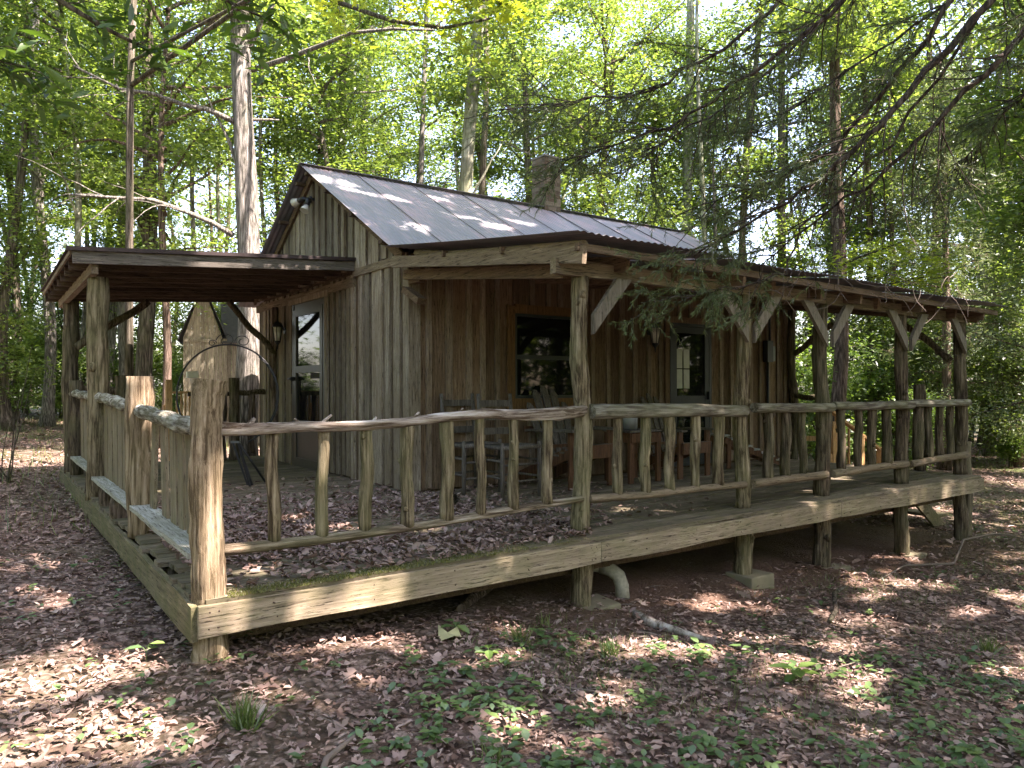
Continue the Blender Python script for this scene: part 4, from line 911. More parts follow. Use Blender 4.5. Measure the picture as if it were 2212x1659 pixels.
# ---------------------------------------------------------------- window, doors
def frame_y(mb, x0, x1, z0, z1, y, w, d):      # rectangular frame in the xz plane
    mb.box(x0, x0+w, y-d, y, z0, z1); mb.box(x1-w, x1, y-d, y, z0, z1); mb.box(x0+w, x1-w, y-d, y, z1-w, z1); mb.box(x0+w, x1-w, y-d, y, z0, z0+w); return mb
def frame_x(mb, y0, y1, z0, z1, x, w, d):
    mb.box(x-d, x, y0, y0+w, z0, z1); mb.box(x-d, x, y1-w, y1, z0, z1); mb.box(x-d, x, y0+w, y1-w, z1-w, z1); mb.box(x-d, x, y0+w, y1-w, z0, z0+w); return mb
mb = MB(); frame_y(mb, WX0+.005, WX1-.005, WZ0+.005, WZ1-.005, YW-.03, .035, .03); mb.box(WX0+.04, WX1-.04, YW-.055, YW-.025, 1.545, 1.60)
WN = mb.build('window', FRAMEG, cabin, 'dark double-hung window in the front wall')
mb = MB(); mb.box(WX0+.04, WX1-.04, YW-.035, YW-.03, 1.60, WZ1-.04); mb.box(WX0+.04, WX1-.04, YW-.043, YW-.038, WZ0+.04, 1.545); mb.build('pane', GLASSY, WN)
mb = MB(); mb.box(WX0-.11, WX0, YW-.075, YW-.045, WZ0-.02, WZ1+.09); mb.box(WX1, WX1+.09, YW-.075, YW-.045, WZ0-.02, WZ1+.09); mb.box(WX0, WX1, YW-.078, YW-.045, WZ1, WZ1+.11); mb.box(WX0-.13, WX1+.11, YW-.085, YW-.045, WZ0-.13, WZ0-.002)
mb.build('window_trim', W_TRIMZ, WN)
mb = MB(); frame_y(mb, DX0, DX1, .02, DZ1, YW-.03, .05, .05); frame_y(mb, DX0+.055, DX1-.055, .03, DZ1-.055, YW-.05, .09, .025)
mb.box(DX0+.14, DX1-.14, YW-.072, YW-.05, .92, 1.06); mb.box(DX0+.14, DX1-.14, YW-.072, YW-.05, .12, .34)
DR = mb.build('front_door', DOORG, cabin, 'dark blue-grey screen door in the front wall')
mb = MB(); mb.box(DX0+.14, DX1-.14, YW-.058, YW-.052, .3, DZ1-.12); mb.build('screen', GLASSY, DR)
mb = MB()
for i in range(2):
    for j in range(2): mb.box(DX0+.15+i*.155, DX0+.275+i*.155, YW-.066, YW-.060, 1.17+j*.30, 1.455+j*.30)
mb.build('inner_panes', CURT, DR, 'four pale panes showing through the screen')
mb = MB(); mb.box(DX1-.10, DX1-.07, YW-.12, YW-.075, 1.0, 1.12); mb.build('handle', BLACK, DR)
mb = MB(); mb.box(DX0-.085, DX0, YW-.07, YW-.045, .0, DZ1+.09); mb.box(DX1, DX1+.085, YW-.07, YW-.045, 0, DZ1+.09); mb.box(DX0, DX1, YW-.073, YW-.045, DZ1, DZ1+.09); mb.build('door_trim', W_FRONT, DR)
# gable door
gy0, gy1, gzt = GY0+.03, GY1-.03, GZ1-.02
mb = MB(); frame_x(mb, gy0, gy1, .0, gzt, XW-.015, .07, .05); frame_x(mb, gy0+.09, gy1-.09, .03, gzt-.22, XW-.035, .10, .035)
mb.box(XW-.07, XW-.035, gy0+.19, gy1-.19, 1.42, 1.52); mb.box(XW-.07, XW-.035, gy0+.19, gy1-.19, .62, .70); mb.box(XW-.05, XW-.02, gy0+.07, gy1-.07, gzt-.22, gzt-.07)
GD = mb.build('side_door', OLIVE, cabin, 'olive storm door in the gable wall under the canopy')
mb = MB(); mb.box(XW-.048, XW-.043, gy0+.19, gy1-.19, 1.52, gzt-.32); mb.box(XW-.048, XW-.043, gy0+.19, gy1-.19, .70, 1.42); mb.build('glass', GLASSY, GD)
mb = MB(); mb.box(XW-.05, XW-.045, gy0+.19, gy1-.19, .13, .62); mb.build('kick_panel', plain('brown_kick_panel', (.05, .043, .038), .4), GD)
mb = MB(); mb.tube([(XW-.07, gy1-.14, 1.33), (XW-.14, gy1-.14, 1.33)], .03, 8); mb.tube([(XW-.14, gy1-.22, 1.33), (XW-.14, gy1-.05, 1.33)], .018, 8); mb.tube([(XW-.12, gy1-.14, 1.30), (XW-.12, gy1-.145, 1.1)], .008, 6); mb.build('handle', BLACK, GD)
mb = MB(); mb.box(XW-.075, XW-.045, gy0-.10, gy0-.002, 0, 2.56); mb.box(XW-.075, XW-.045, gy1+.002, gy1+.09, 0, 2.56); mb.box(XW-.08, XW-.045, gy0-.12, gy1+.12, 2.47, 2.55); mb.build('door_trim', W_GABLE, GD)

# wall lanterns
def lantern(x, y, z, dx, dy, label):
    mb = MB(); d = Vector((dx, dy, 0)); c = Vector((x, y, z)); f = c+d*.13
    mb.tube([c, c+d*.02], [.05, .045], 10); mb.tube([c+d*.02, c+d*.08+Vector((0, 0, .12)), f+Vector((0, 0, .13))], .012, 8)
    mb.tube([f+Vector((0, 0, .15)), f+Vector((0, 0, .12)), f+Vector((0, 0, .07)), f+Vector((0, 0, .05))], [.012, .045, .085, .09], 8)
    for k in range(6): a = k*1.047; u = Vector((math.cos(a), math.sin(a), 0)); mb.tube([f+u*.08+Vector((0, 0, .05)), f+u*.045+Vector((0, 0, -.17))], .006, 5)
    mb.tube([f+Vector((0, 0, -.165)), f+Vector((0, 0, -.19)), f+Vector((0, 0, -.23)), f+Vector((0, 0, -.30))], [.052, .045, .014, .006], 8)
    o = mb.build('wall_lantern', BLACK, cabin, label)
    g = MB(); g.tube([f+Vector((0, 0, .05)), f+Vector((0, 0, -.165))], [.072, .042], 8); g.build('glass', LENS, o)
lantern(XW-.05, 7.22, 2.10, -1, 0, 'black coach lantern left of the side door'); lantern(6.78, YW-.05, 1.98, 0, -1, 'black coach lantern left of the front door')
# flood lights at the gable peak
mb = MB(); c = Vector((XW-.06, 6.02, 3.93)); mb.tube([c+Vector((.02, 0, 0)), c+Vector((-.05, 0, 0))], [.055, .05], 10)
mb.tube([c+Vector((-.04, 0, .0)), c+Vector((-.10, .12, .03)), c+Vector((-.12, .22, .02))], [.022, .03, .038], 8); mb.tube([c+Vector((-.04, -.03, 0)), c+Vector((-.10, -.10, -.03)), c+Vector((-.12, -.11, -.12))], [.022, .035, .04], 8)
FL = mb.build('flood_light', BLACK, cabin, 'twin-headed flood light under the roof peak')
mb = MB(); a = c+Vector((-.12, .22, .02)); d = Vector((-.15, 1, -.12)).normalized(); mb.tube([a, a+d*.07, a+d*.12], [.032, .055, .075], 14)
a = c+Vector((-.12, -.11, -.12)); d = Vector((-.55, -.15, -1)).normalized(); mb.tube([a, a+d*.06, a+d*.10], [.034, .055, .068], 14); mb.build('lamp_head', LENS, FL)
# electric box and conduit near the right end
mb = MB(); mb.box(9.45, 9.60, YW-.14, YW-.055, 1.60, 1.95, .0); mb.tube([(9.52, YW-.09, 1.6), (9.52, YW-.09, .02)], .022, 8); mb.tube([(9.56, YW-.1, 1.95), (9.56, YW-.1, 2.6)], .02, 8)
EB = mb.build('electric_box', BLACK, cabin, 'black electric box with conduit on the front wall'); mb = MB(); mb.box(9.62, 9.70, YW-.11, YW-.055, 1.62, 1.86); mb.build('grey_box', GALV, EB)
# ---------------------------------------------------------------- things on the porch
def ladder_chair(label, x, y, rz):
    t = thing('ladder_back_chair', label, 'chair', (x, y, 0.0), rz, 'old ladder-back chairs on the porch'); w, d = .25, .22
    q = MB()
    def lg(x0, y0, z1, dy=0):
        mb = MB(); mb.tube([(x0, y0, 0), (x0, y0, z1*.5), (x0, y0+dy, z1)], [.022, .026, .021], 10, .03); mb.build('leg', W_CHAIR, t, world=False)
    lg(-w, -d, .60); lg(w, -d, .60); lg(-w+.03, d, 1.12, .06); lg(w-.03, d, 1.12, .06)
    for k, z in enumerate((.70, .86, 1.01)):
        mb = MB(); yy = d+.06*(z-.5)/.6; n = 6
        for i in range(n):
            a = -w+.04+(2*w-.08)*i/n; b = -w+.04+(2*w-.08)*(i+1)/n; ca = .03*math.sin(math.pi*i/n); cb = .03*math.sin(math.pi*(i+1)/n)
            mb.beam((a, yy+ca, z), (b, yy+cb, z), .012, .075)
        mb.build('slat', W_CHAIR, t, world=False)
    mb = MB()
    for z in (.18, .36): mb.tube([(-w, -d, z), (w, -d, z)], .013, 8); mb.tube([(-w+.03, d, z+.02), (w-.03, d, z+.02)], .013, 8); mb.tube([(-w, -d, z+.04), (-w+.03, d, z+.04)], .013, 8); mb.tube([(w, -d, z+.04), (w-.03, d, z+.04)], .013, 8)
    mb.build('stretcher', W_CHAIR, t, world=False)
    mb = MB(); rnd = random.Random(int(x*100))
    for k in range(15):
        u = -w+.01+(2*w-.02)*k/14; mb.tube([(u, -d, .545+rnd.uniform(-.004, .004)), (u*.98, 0, .54-rnd.uniform(0, .015)), (u*.92, d, .545)], .014, 6, .1)
    mb.tube([(-w-.01, -d, .545), (w+.01, -d, .545)], .026, 8, .12); mb.tube([(-w, -d, .545), (-w+.03, d, .545)], .022, 8, .12); mb.tube([(w, -d, .545), (w-.03, d, .545)], .022, 8, .12)
    mb.build('seat', W_CHAIR, t, world=False)
ladder_chair('left ladder-back chair, behind the driftwood rail near the cabin corner', 3.55, 2.72, .05)
ladder_chair('right ladder-back chair, beside the first adirondack chair', 3.73, 2.22, .02)
def adirondack(label, x, y, rz, s=1.0, fan=5):
    t = thing('adirondack_chair', label, 'chair', (x, y, 0), rz, 'adirondack chairs on the porch'); t.scale = (s, s, s)
    # faces -y locally
    for sx in (-1, 1):
        mb = MB(); mb.beam((sx*.30, -.30, 0), (sx*.30, -.30, .60), .09, .03, (0, 1, 0)); mb.build('leg', W_ORNG, t, world=False)
        mb = MB(); mb.beam((sx*.26, -.34, .42), (sx*.26, .55, .06), .03, .12); mb.build('side_rail', W_ORNG, t, world=False)
        mb = MB(); mb.add([(sx*.34-.06, -.40, .60), (sx*.34+.06, -.40, .60), (sx*.33+.07, .0, .60), (sx*.31+.03, .38, .58), (sx*.31-.03, .38, .58), (sx*.33-.07, 0, .60),
                           (sx*.34-.06, -.40, .625), (sx*.34+.06, -.40, .625), (sx*.33+.07, .0, .625), (sx*.31+.03, .38, .605), (sx*.31-.03, .38, .605), (sx*.33-.07, 0, .625)],
                          [(5, 4, 3, 2, 1, 0), (6, 7, 8, 9, 10, 11)]+[(i, (i+1) % 6, (i+1) % 6+6, i+6) for i in range(6)]); mb.build('arm_rest', W_CHAIR, t, world=False)
    mb = MB(); mb.beam((-.30, -.345, .38), (.30, -.345, .38), .025, .14); mb.build('apron', W_ORNG, t, world=False)
    mb = MB()
    for k in range(6): y0 = -.34+.085*k; z = .435-.035*k; mb.box(-.28, .28, y0, y0+.075, z, z+.02)
    mb.build('seat', W_CHAIR, t, world=False)
    for k in range(fan):
        u = (k-(fan-1)/2)/((fan-1)/2); L = .92-.20*u*u; x0, x1 = u*.19, u*.27; w = .088
        y0, z0 = .14, .22; y1, z1 = .14+L*.33, .22+L*.94; mb = MB(); vs = []
        for o in (0, .02):
            vs += [(x0-w*.42, y0+o, z0), (x0+w*.42, y0+o, z0), (x1+w*.56, y1+o-.03, z1-.06), (x1+w*.25, y1+o, z1-.005), (x1-w*.25, y1+o, z1), (x1-w*.56, y1+o-.03, z1-.06)]
        mb.add(vs, [(0, 5, 4, 3, 2, 1), (6, 7, 8, 9, 10, 11)]+[(i, (i+1) % 6, (i+1) % 6+6, i+6) for i in range(6)]); mb.build('back_slat', W_CHAIR, t, world=False)
    mb = MB(); mb.beam((-.30, .42, .60), (.30, .42, .60), .03, .07); mb.box(-.24, .24, .20, .23, .36, .43); mb.build('back_rail', W_ORNG, t, world=False)
adirondack('fan-backed adirondack chair beneath the window', 4.86, 2.50, .10, 1.12)
adirondack('fan-backed adirondack chair left of the front door', 6.62, 2.42, .10, 1.02)
t = thing('side_table', 'small stained wooden table between the adirondack chairs', 'table', (5.75, 2.35, 0))
mb = MB()
for k in range(4): mb.box(-.28, .28, -.25+.127*k, -.13+.127*k, .63, .655)
mb.build('tabletop', W_CHAIR, t, world=False); mb = MB(); mb.beam((-.26, -.24, .56), (.26, -.24, .56), .025, .12); mb.beam((-.26, .22, .56), (.26, .22, .56), .025, .12); mb.beam((-.25, -.24, .56), (-.25, .22, .56), .025, .12); mb.beam((.25, -.24, .56), (.25, .22, .56), .025, .12); mb.build('apron', W_ORNG, t, world=False)
for sx in (-.24, .24):
    for sy in (-.215, .20): mb = MB(); mb.box(sx-.035, sx+.035, sy-.02, sy+.02, 0, .62); mb.build('leg', W_ORNG, t, world=False)
t = thing('milk_can', 'grey metal can with a lid on the small porch table', 'can', (5.62, 2.28, .655))
mb = MB(); mb.tube([(0, 0, 0), (0, 0, .02), (0, 0, .17), (0, 0, .20), (0, 0, .22)], [.10, .112, .112, .095, .07], 20); mb.build('body', GALV, t, world=False)
mb = MB(); mb.tube([(0, 0, .22), (0, 0, .26), (0, 0, .27)], [.065, .07, .03], 16); mb.tube([(0, 0, .27), (0, 0, .31)], [.015, .012], 8); mb.build('lid', GALV, t, world=False)
t = thing('slatted_ramp', 'sloping grey slatted wooden footrest right of the front door', 'footrest', (8.35, 2.55, 0), -.35)
mb = MB()
for k in range(9): u = k/8; mb.box(-.52+u*1.0, -.42+u*1.0, -.22, .22, .47-.43*u, .495-.43*u, .002)
mb.build('slats', W_LICHY, t, world=False)
for sy in (-.19, .19): mb = MB(); mb.beam((-.5, sy, .42), (.52, sy, -.0+.03), .03, .09); mb.build('side_rail', W_ORNG, t, world=False); mb = MB(); mb.box(-.46, -.40, sy-.015, sy+.015, 0, .42); mb.build('leg', W_ORNG, t, world=False)
# iron hoop stand on the left deck
HC = Vector((1.50, 5.15, 1.10)); ax = Vector((rt.x, rt.y, 0)); az = Vector((0, 0, 1)); HR = .635
t = thing('iron_hoop', 'large round black iron hoop with scrollwork standing on the left deck', 'garden hoop', (1.5, 5.15, 0), YAW)
mb = MB(); mb.tube([(math.cos(a)*HR, 0, 1.10+math.sin(a)*HR) for a in np.linspace(-1.15, 4.29, 50)], .011, 7); mb.tube([(math.cos(a)*(HR-.035), .05, 1.10+math.sin(a)*(HR-.02)) for a in np.linspace(-1.0, .9, 24)], .007, 6)
mb.build('hoop', BLACK, t, world=False)
mb = MB()
for cxx, s, r0 in ((-.02, 1, .11), (.19, 1, .09), (-.19, -1, .05)):
    P = []
    for k in range(26): a = math.pi*(1.0-k/25*2.4); rad = r0*(1-.62*k/25); P.append((cxx+s*rad*math.cos(a)*1.1, 0, 1.10+HR+.02+max(-.01, r0*.55+rad*math.sin(a)*.85)-.03))
    mb.tube(P, .006, 5)
mb.build('scroll', BLACK, t, world=False)
for dx, dy in ((-.45, -.1), (.38, -.2), (.42, .15)): mb = MB(); mb.tube([(dx*.35, 0, .50), (dx*1.0, dy, .0)], .014, 7); mb.build('leg', BLACK, t, world=False)
mb = MB(); mb.tube([(-.28, 0, .56), (-.05, 0, .60), (.12, 0, .74)], .010, 6); mb.tube([(.12, 0, .74), (.2, 0, .66), (.33, 0, .72)], .010, 6); mb.build('cross_bar', BLACK, t, world=False)
t = thing('folding_frame', 'pair of black metal bars leaning on the left deck beside the hoop', 'metal frame', (1.55, 4.85, 0), YAW)
for dx in (-.03, .04):
    mb = MB(); mb.beam((-.04+dx, 0, .53), (.13+dx*1.2, -.1 if dx > 0 else .05, .0), .022, .022); mb.build('bar', BLACK, t, world=False)
mb = MB(); mb.box(-.09, .02, -.02, .02, .52, .545); mb.build('clamp', GALV, t, world=False)
t = thing('umbrella_pole', 'dark blue-black tube stand just behind the corner post', 'pole stand', (1.26, 5.10, 0))
mb = MB(); mb.tube([(0, 0, 0), (0, 0, .50)], .045, 12); mb.tube([(0, 0, .50), (0, 0, .53)], [.055, .05], 12); mb.build('tube', BLUEBLK, t, world=False); mb = MB(); mb.tube([(0, 0, .43), (.09, -.03, .45)], .014, 8); mb.build('knob', BLACK, t, world=False)
# ---------------------------------------------------------------- under and around the deck
for i, (x, lab) in enumerate(((3.12, 'square concrete footing block under the first porch post'), (5.20, 'square concrete footing block under the second porch post'), (6.60, 'concrete footing under the middle porch post'), (8.34, 'concrete footing under the fourth porch post'))):
    z = float(gzz(x, .15)); mb = MB(); h = (.06, .13, .05, .05)[i]; mb.box(x-.17, x+.19, .02, .34, z-.1, z+h-.03, .01)
    o = mb.build('footing_block', CONC, None, bev=.012); tag(o, lab, 'concrete block', 'footing blocks under the porch posts')
t = thing('drain_pipe', 'stained white drain pipe with an elbow beside the first porch post', 'pipe', (3.25, .42, -.45))
mb = MB(); mb.tube([(3.0, .95, -.33), (3.25, .62, -.36), (3.42, .40, -.385)], .052, 14); mb.build('pipe', PIPE, t)
mb = MB(); mb.tube([(3.42, .40, -.385), (3.47, .33, -.40), (3.51, .27, -.45), (3.52, .24, -.53), (3.52, .23, -.66)], [.060, .062, .062, .060, .063], 14); mb.build('elbow', PIPE, t)
def stick(name, label, pts, rad, mat, cat='branch'):
    mb = MB(); P = [(x, y, float(gzz(x, y))+dz) for x, y, dz in pts]
    Q = [];  Rr = []
    for i in range(len(P)-1):
        for j in range(4): t = j/4; Q.append(Vector(P[i]).lerp(Vector(P[i+1]), t)); Rr.append(rad[i]*(1-t)+rad[i+1]*t)
    Q.append(Vector(P[-1])); Rr.append(rad[-1]); mb.tube(Q, Rr, 8, .12); o = mb.build(name, mat); tag(o, label, cat); return mb
stick('fallen_branch', 'pale peeled branch lying in the leaves in front of the first porch post', [(3.22, -.22, .03), (3.16, -.45, .03), (3.20, -.72, .03), (3.30, -.98, .01)], [.032, .034, .026, .012], LOGW)
stick('fallen_branch', 'long thin bent branch on the ground at the right, in front of the last posts', [(6.5, -.45, .02), (7.4, -.25, .05), (8.2, -.42, .03), (9.2, -.10, .13), (10.3, -.02, .10), (12.0, -.6, .02)], [.006, .010, .013, .013, .012, .007], TWIG)
stick('fallen_branch', 'dark forked stick in the dirt hollow in front of the second porch post', [(4.5, -1.1, .02), (4.85, -.95, .03), (5.15, -.75, .08), (5.4, -.72, .11)], [.014, .02, .018, .008], B_DARK)
stick('fallen_log', 'dim brown log lying in the shadow under the deck', [(1.95, .35, .03), (2.3, .65, .04), (2.8, 1.0, .05)], [.035, .045, .04], B_RED, 'log')
stick('fallen_branch', 'grey stick crossing the leaves in the left foreground', [(-.02, -1.75, .02), (.22, -1.35, .03), (.5, -1.15, .03)], [.010, .014, .008], TWIG)
stick('fallen_branch', 'slender stick among the leaves in the middle foreground', [(1.0, -.75, .02), (1.6, -1.05, .02), (2.0, -1.45, .015)], [.007, .009, .004], TWIG)
t = thing('pine_cone', 'dark pine cone on the leafy deck near the ladder-back chairs', 'pine cone', (2.85, 1.92, .03))
mb = MB()
for k in range(70):
    a = k*2.4; h = k/70; r0 = .045*math.sin(math.pi*(.12+.8*h)); c = Vector((math.cos(a)*r0, math.sin(a)*r0, h*.10)); d = Vector((math.cos(a), math.sin(a), .5)).normalized()
    s = d.cross(Vector((0, 0, 1))).normalized()*.010; mb.add([c-s-d*.02, c+s-d*.02, c+d*.014+s*.6+Vector((0, 0, .004)), c+d*.014-s*.6+Vector((0, 0, .004))], [(0, 1, 2, 3)])
mb.build('scales', B_DARK, t, world=False)
# ---------------------------------------------------------------- shed behind
sx0, sy0 = 3.05, 16.4
shed = thing('shed', 'small plank shed with a peaked gable in the woods behind the canopy', 'shed', (3.3, 16.2, float(gz(3.3, 16.2))))
def pts_sh(u, v, z): a = -.25; return (3.20+u*math.cos(a)-v*math.sin(a), 15.9+u*math.sin(a)+v*math.cos(a), z)
sz = float(gz(3.3, 16))-.1
def shbox(mb, u0, u1, v0, v1, z0, z1, zt=None):
    vs = [pts_sh(u, v, z) for z in (z0, z1) for v in (v0, v1) for u in (u0, u1)]
    mb.add(vs, [(0, 2, 3, 1), (4, 5, 7, 6), (0, 1, 5, 4), (2, 6, 7, 3), (0, 4, 6, 2), (1, 3, 7, 5)])
mb = MB(); u = 0
while u < .95:
    zt = 2.55+1.25*(1-abs(u+.06-.47)/.47) if True else 2.5
    zl, zr = [2.48+1.36*(1-abs(min(max(w_, 0), .94)-.47)/.47) for w_ in (u, u+.10)]
    vs = [pts_sh(a_, b_, c_) for b_ in (-.02, 0) for a_, c_ in ((u, sz), (u+.10, sz), (u+.10, zr), (u, zl))]
    mb.add(vs, [(0, 1, 2, 3), (7, 6, 5, 4), (0, 4, 5, 1), (1, 5, 6, 2), (2, 6, 7, 3), (3, 7, 4, 0)]); u += .105
u = .96
while u < 2.6: shbox(mb, u, u+.19, .15, .17, sz, 2.45); u += .2
W_SHED = wood('shed_planks', (.11, .095, .065), (.24, .215, .155), (.36, .33, .25), 'z', .2, stain=.3)
mb.build('wall', W_SHED, shed); mb = MB()
mb.add([pts_sh(-.12, -.15, 2.45), pts_sh(.47, -.15, 3.92), pts_sh(.47, 2.5, 3.92), pts_sh(-.12, 2.5, 2.45), pts_sh(1.05, -.15, 2.5), pts_sh(1.05, 2.5, 2.5),
        pts_sh(-.12, -.15, 2.41), pts_sh(.47, -.15, 3.88), pts_sh(.47, 2.5, 3.88), pts_sh(-.12, 2.5, 2.41), pts_sh(1.05, -.15, 2.46), pts_sh(1.05, 2.5, 2.46)], [(0, 1, 2, 3), (1, 4, 5, 2), (9, 8, 7, 6), (8, 11, 10, 7), (0, 6, 7, 1), (1, 7, 10, 4)])
mb.add([pts_sh(.9, -.05, 2.40), pts_sh(2.8, -.05, 2.40), pts_sh(2.8, 1.6, 3.55), pts_sh(.9, 1.6, 3.55), pts_sh(.9, -.05, 2.36), pts_sh(2.8, -.05, 2.36), pts_sh(2.8, 1.6, 3.51), pts_sh(.9, 1.6, 3.51)], [(0, 1, 2, 3), (7, 6, 5, 4), (0, 4, 5, 1)])
mb.build('roof', plain('dark_shingle_roof', (.06, .06, .062), .9, nz=.4, nscale=9), shed)
mb = MB(); shbox(mb, .02, .93, -.05, -.02, 2.38, 2.46); mb.build('trim', W_SHED, shed)

# ================================================================== litter and ground plants
def litter(name, label, n, xr, yr, size, zf, keep, tv, tf, seed, mat=LITTER, tilt=.38, lift=.012):
    r = np.random.default_rng(seed); x = r.uniform(*xr, n); y = r.uniform(*yr, n); k = keep(x, y, r); x, y = x[k], y[k]; n = len(x)
    pos = np.stack([x, y, zf(x, y)+lift+r.uniform(0, .022, n)], -1)
    rot = rotmats(r.uniform(0, 6.28, n), np.abs(r.normal(0, tilt, n)), r.uniform(0, 6.28, n), n)
    sc = np.clip(np.exp(r.normal(-.1, .38, (n, 1))), .4, 1.8)*np.concatenate([r.uniform(.8, 1.1, (n, 1)), r.uniform(.7, 1.5, (n, 1)), r.uniform(.6, 2.4, (n, 1))], 1)*size
    me = scatter_mesh(name, tv, tf, pos, rot, sc); return tag(link_mesh(name, me, mat), label, kind='stuff')
def vis(x, y, r, ext=1.0):
    dx, dy = x-CX, y-CY; d = dx*fw.x+dy*fw.y; s = dx*rt.x+dy*rt.y
    return (d > .9) & (np.abs(s) < d*.74+.9)
def out_deck(x, y): return ~((x > .05) & (x < XE-.1) & (y > .35) & (y < YE))
def k_near(x, y, r):
    d = np.hypot(x-CX, y-CY); bare = np.exp(-((x-5)/3.4)**4-((y-.3)/.85)**2)
    return vis(x, y, r) & out_deck(x, y) & (r.random(len(x)) < np.clip(1.25-d/10., .16, 1)) & (r.random(len(x)) > bare*.5)
litter('leaf_litter', 'brown dead leaves covering the ground around the deck', 300000, (-8, 15), (-4, 12), .040, gzz, k_near, LVB, LFB, 51)
litter('oak_leaf_litter', 'larger lobed dead oak leaves strewn over the ground', 22000, (-7, 13), (-4, 9), .080, gzz, k_near, LVO, LFO, 52, tilt=.3)
litter('far_leaf_litter', 'dead leaves on the woodland ground farther off', 60000, (-12, 34), (-4, 30), .085, gz, lambda x, y, r: vis(x, y, r) & out_deck(x, y) & (np.hypot(x-CX, y-CY) > 8), LVB, LFB, 53)
def k_deck(x, y, r):
    a = (x > .12) & (x < 3.05) & (y > .02) & (y < 2.95); dens = np.where(y < 2.6, .9, .4)*np.clip(1.35-np.abs(y-1.2)/2.4, .2, 1)
    dens = np.where((np.sin(3.1*x+1.3*y)+np.sin(2.2*y-x*1.7+2)) > .9, dens*.35, dens)
    c = (x > 2.9) & (x < 5.2) & (y > .25) & (y < 2.9); d2 = np.exp(-(x-2.9)/.8)*.5
    e = (x > .2) & (x < 2.9) & (y >= 2.95) & (y < 5.2); d3 = np.exp(-(y-2.95)/.6)*.5
    return (a & (r.random(len(x)) < dens)) | (c & (r.random(len(x)) < d2)) | (e & (r.random(len(x)) < d3))
litter('deck_leaf_litter', 'drift of brown dead leaves lying on the open corner of the deck', 26000, (.05, 5.2), (0, 5.2), .052, lambda x, y: 0*x+.0, k_deck, LVB, LFB, 54, tilt=.5, lift=.010)
litter('deck_oak_leaf_litter', 'larger dead leaves on the deck among the small ones', 2600, (.05, 5.2), (0, 5.2), .085, lambda x, y: 0*x+.008, k_deck, LVO, LFO, 55, tilt=.4)
TW_V = [(-.5, -.006, 0), (.0, -.006, .012), (.5, -.002, 0), (.5, .002, 0), (.0, .006, .012), (-.5, .006, 0), (0, 0, .03)]; TW_F = [(0, 1, 6), (1, 2, 6), (2, 3, 6), (3, 4, 6), (4, 5, 6), (5, 0, 6)]
litter('twig_litter', 'small broken twigs lying among the leaves', 2600, (-6, 12), (-4, 6), .17, gzz, lambda x, y, r: vis(x, y, r) & out_deck(x, y), TW_V, TW_F, 56, mat=TWIG, tilt=.15, lift=.02)
# moss along the deck edge
r = np.random.default_rng(77); n = 16000; x = r.uniform(.15, 3.0, n)**1.0; y = r.uniform(-.06, .16, n); k = (r.random(n) < np.clip(1.1-np.abs(y-.0)/.12, .1, 1)*np.clip(1.6-x/2.0, .1, 1)); x, y = x[k], y[k]; n = len(x)
me = scatter_mesh('moss', [(-.5, 0, 0), (0, 0, 1.4), (.5, 0, 0)], [(0, 1, 2)], np.stack([x, y, 0*x-.006], -1), rotmats(r.uniform(0, 6.28, n), np.abs(r.normal(0, .5, n)), r.uniform(0, 6.28, n), n), r.uniform(.5, 1.3, n)*.009)
MOSS = leafm('moss', [(0, (.06, .07, .015)), (.6, (.12, .13, .025)), (1, (.20, .20, .05))], .2); tag(link_mesh('moss', me, MOSS), 'olive green moss along the front edge of the deck', kind='stuff')
# broad-leaved ground plants
def rosettes(name, label, n, xr, yr, keep, size, seed, mat=GROUNDLEAF, tv=LVE, tf=LFE, nl=5):
    r = np.random.default_rng(seed); x = r.uniform(*xr, n); y = r.uniform(*yr, n); k = keep(x, y, r); x, y = x[k], y[k]; n = len(x)
    X = np.repeat(x, nl); Y = np.repeat(y, nl); N = n*nl; a = r.uniform(0, 6.28, N); s = np.repeat(r.uniform(.6, 1.3, n), nl)*size*r.uniform(.7, 1.2, N); L = s*r.uniform(.45, .85, N)
    pos = np.stack([X+np.cos(a)*L, Y+np.sin(a)*L, gzz(X, Y)+.025+r.uniform(0, .05, N)], -1)
    c, sn = np.cos(a), np.sin(a); el = r.uniform(-.35, .40, N); ce, se = np.cos(el), np.sin(el)
    Rm = np.zeros((N, 3, 3)); Rm[:, 0, 0] = c*ce; Rm[:, 1, 0] = sn*ce; Rm[:, 2, 0] = se; Rm[:, 0, 1] = -sn; Rm[:, 1, 1] = c; Rm[:, 0, 2] = -c*se; Rm[:, 1, 2] = -sn*se; Rm[:, 2, 2] = ce
    sc = np.stack([s, s*2.3, s], -1)
    return tag(link_mesh(name, scatter_mesh(name, tv, tf, pos, Rm, sc), mat), label, kind='stuff')
def clump(x, y, f=1.0, o=0): return (np.sin(1.9*f*x+o)+np.sin(2.3*f*y+1.1*f*x+o*2)+np.sin(3.7*f*(x-y)+o)*.6+np.sin(5.9*f*y+2.1*x)*.4)
def k_fg(x, y, r):
    dx, dy = x-CX, y-CY; d = dx*fw.x+dy*fw.y; s = dx*rt.x+dy*rt.y
    p = np.clip(1.35-np.abs(d-3.1)/1.7, 0, 1)*np.clip((s+1.0)/1.0, .05, 1)*np.clip((clump(x, y)+1.9)/2.0, .10, 1)
    return vis(x, y, r) & (d > 1.5) & (r.random(len(x)) < p) & (y < -.35)
rosettes('ground_cover', 'low broad-leaved green plants spread through the foreground litter', 3300, (-2, 5.5), (-4, -.3), k_fg, .058, 61)
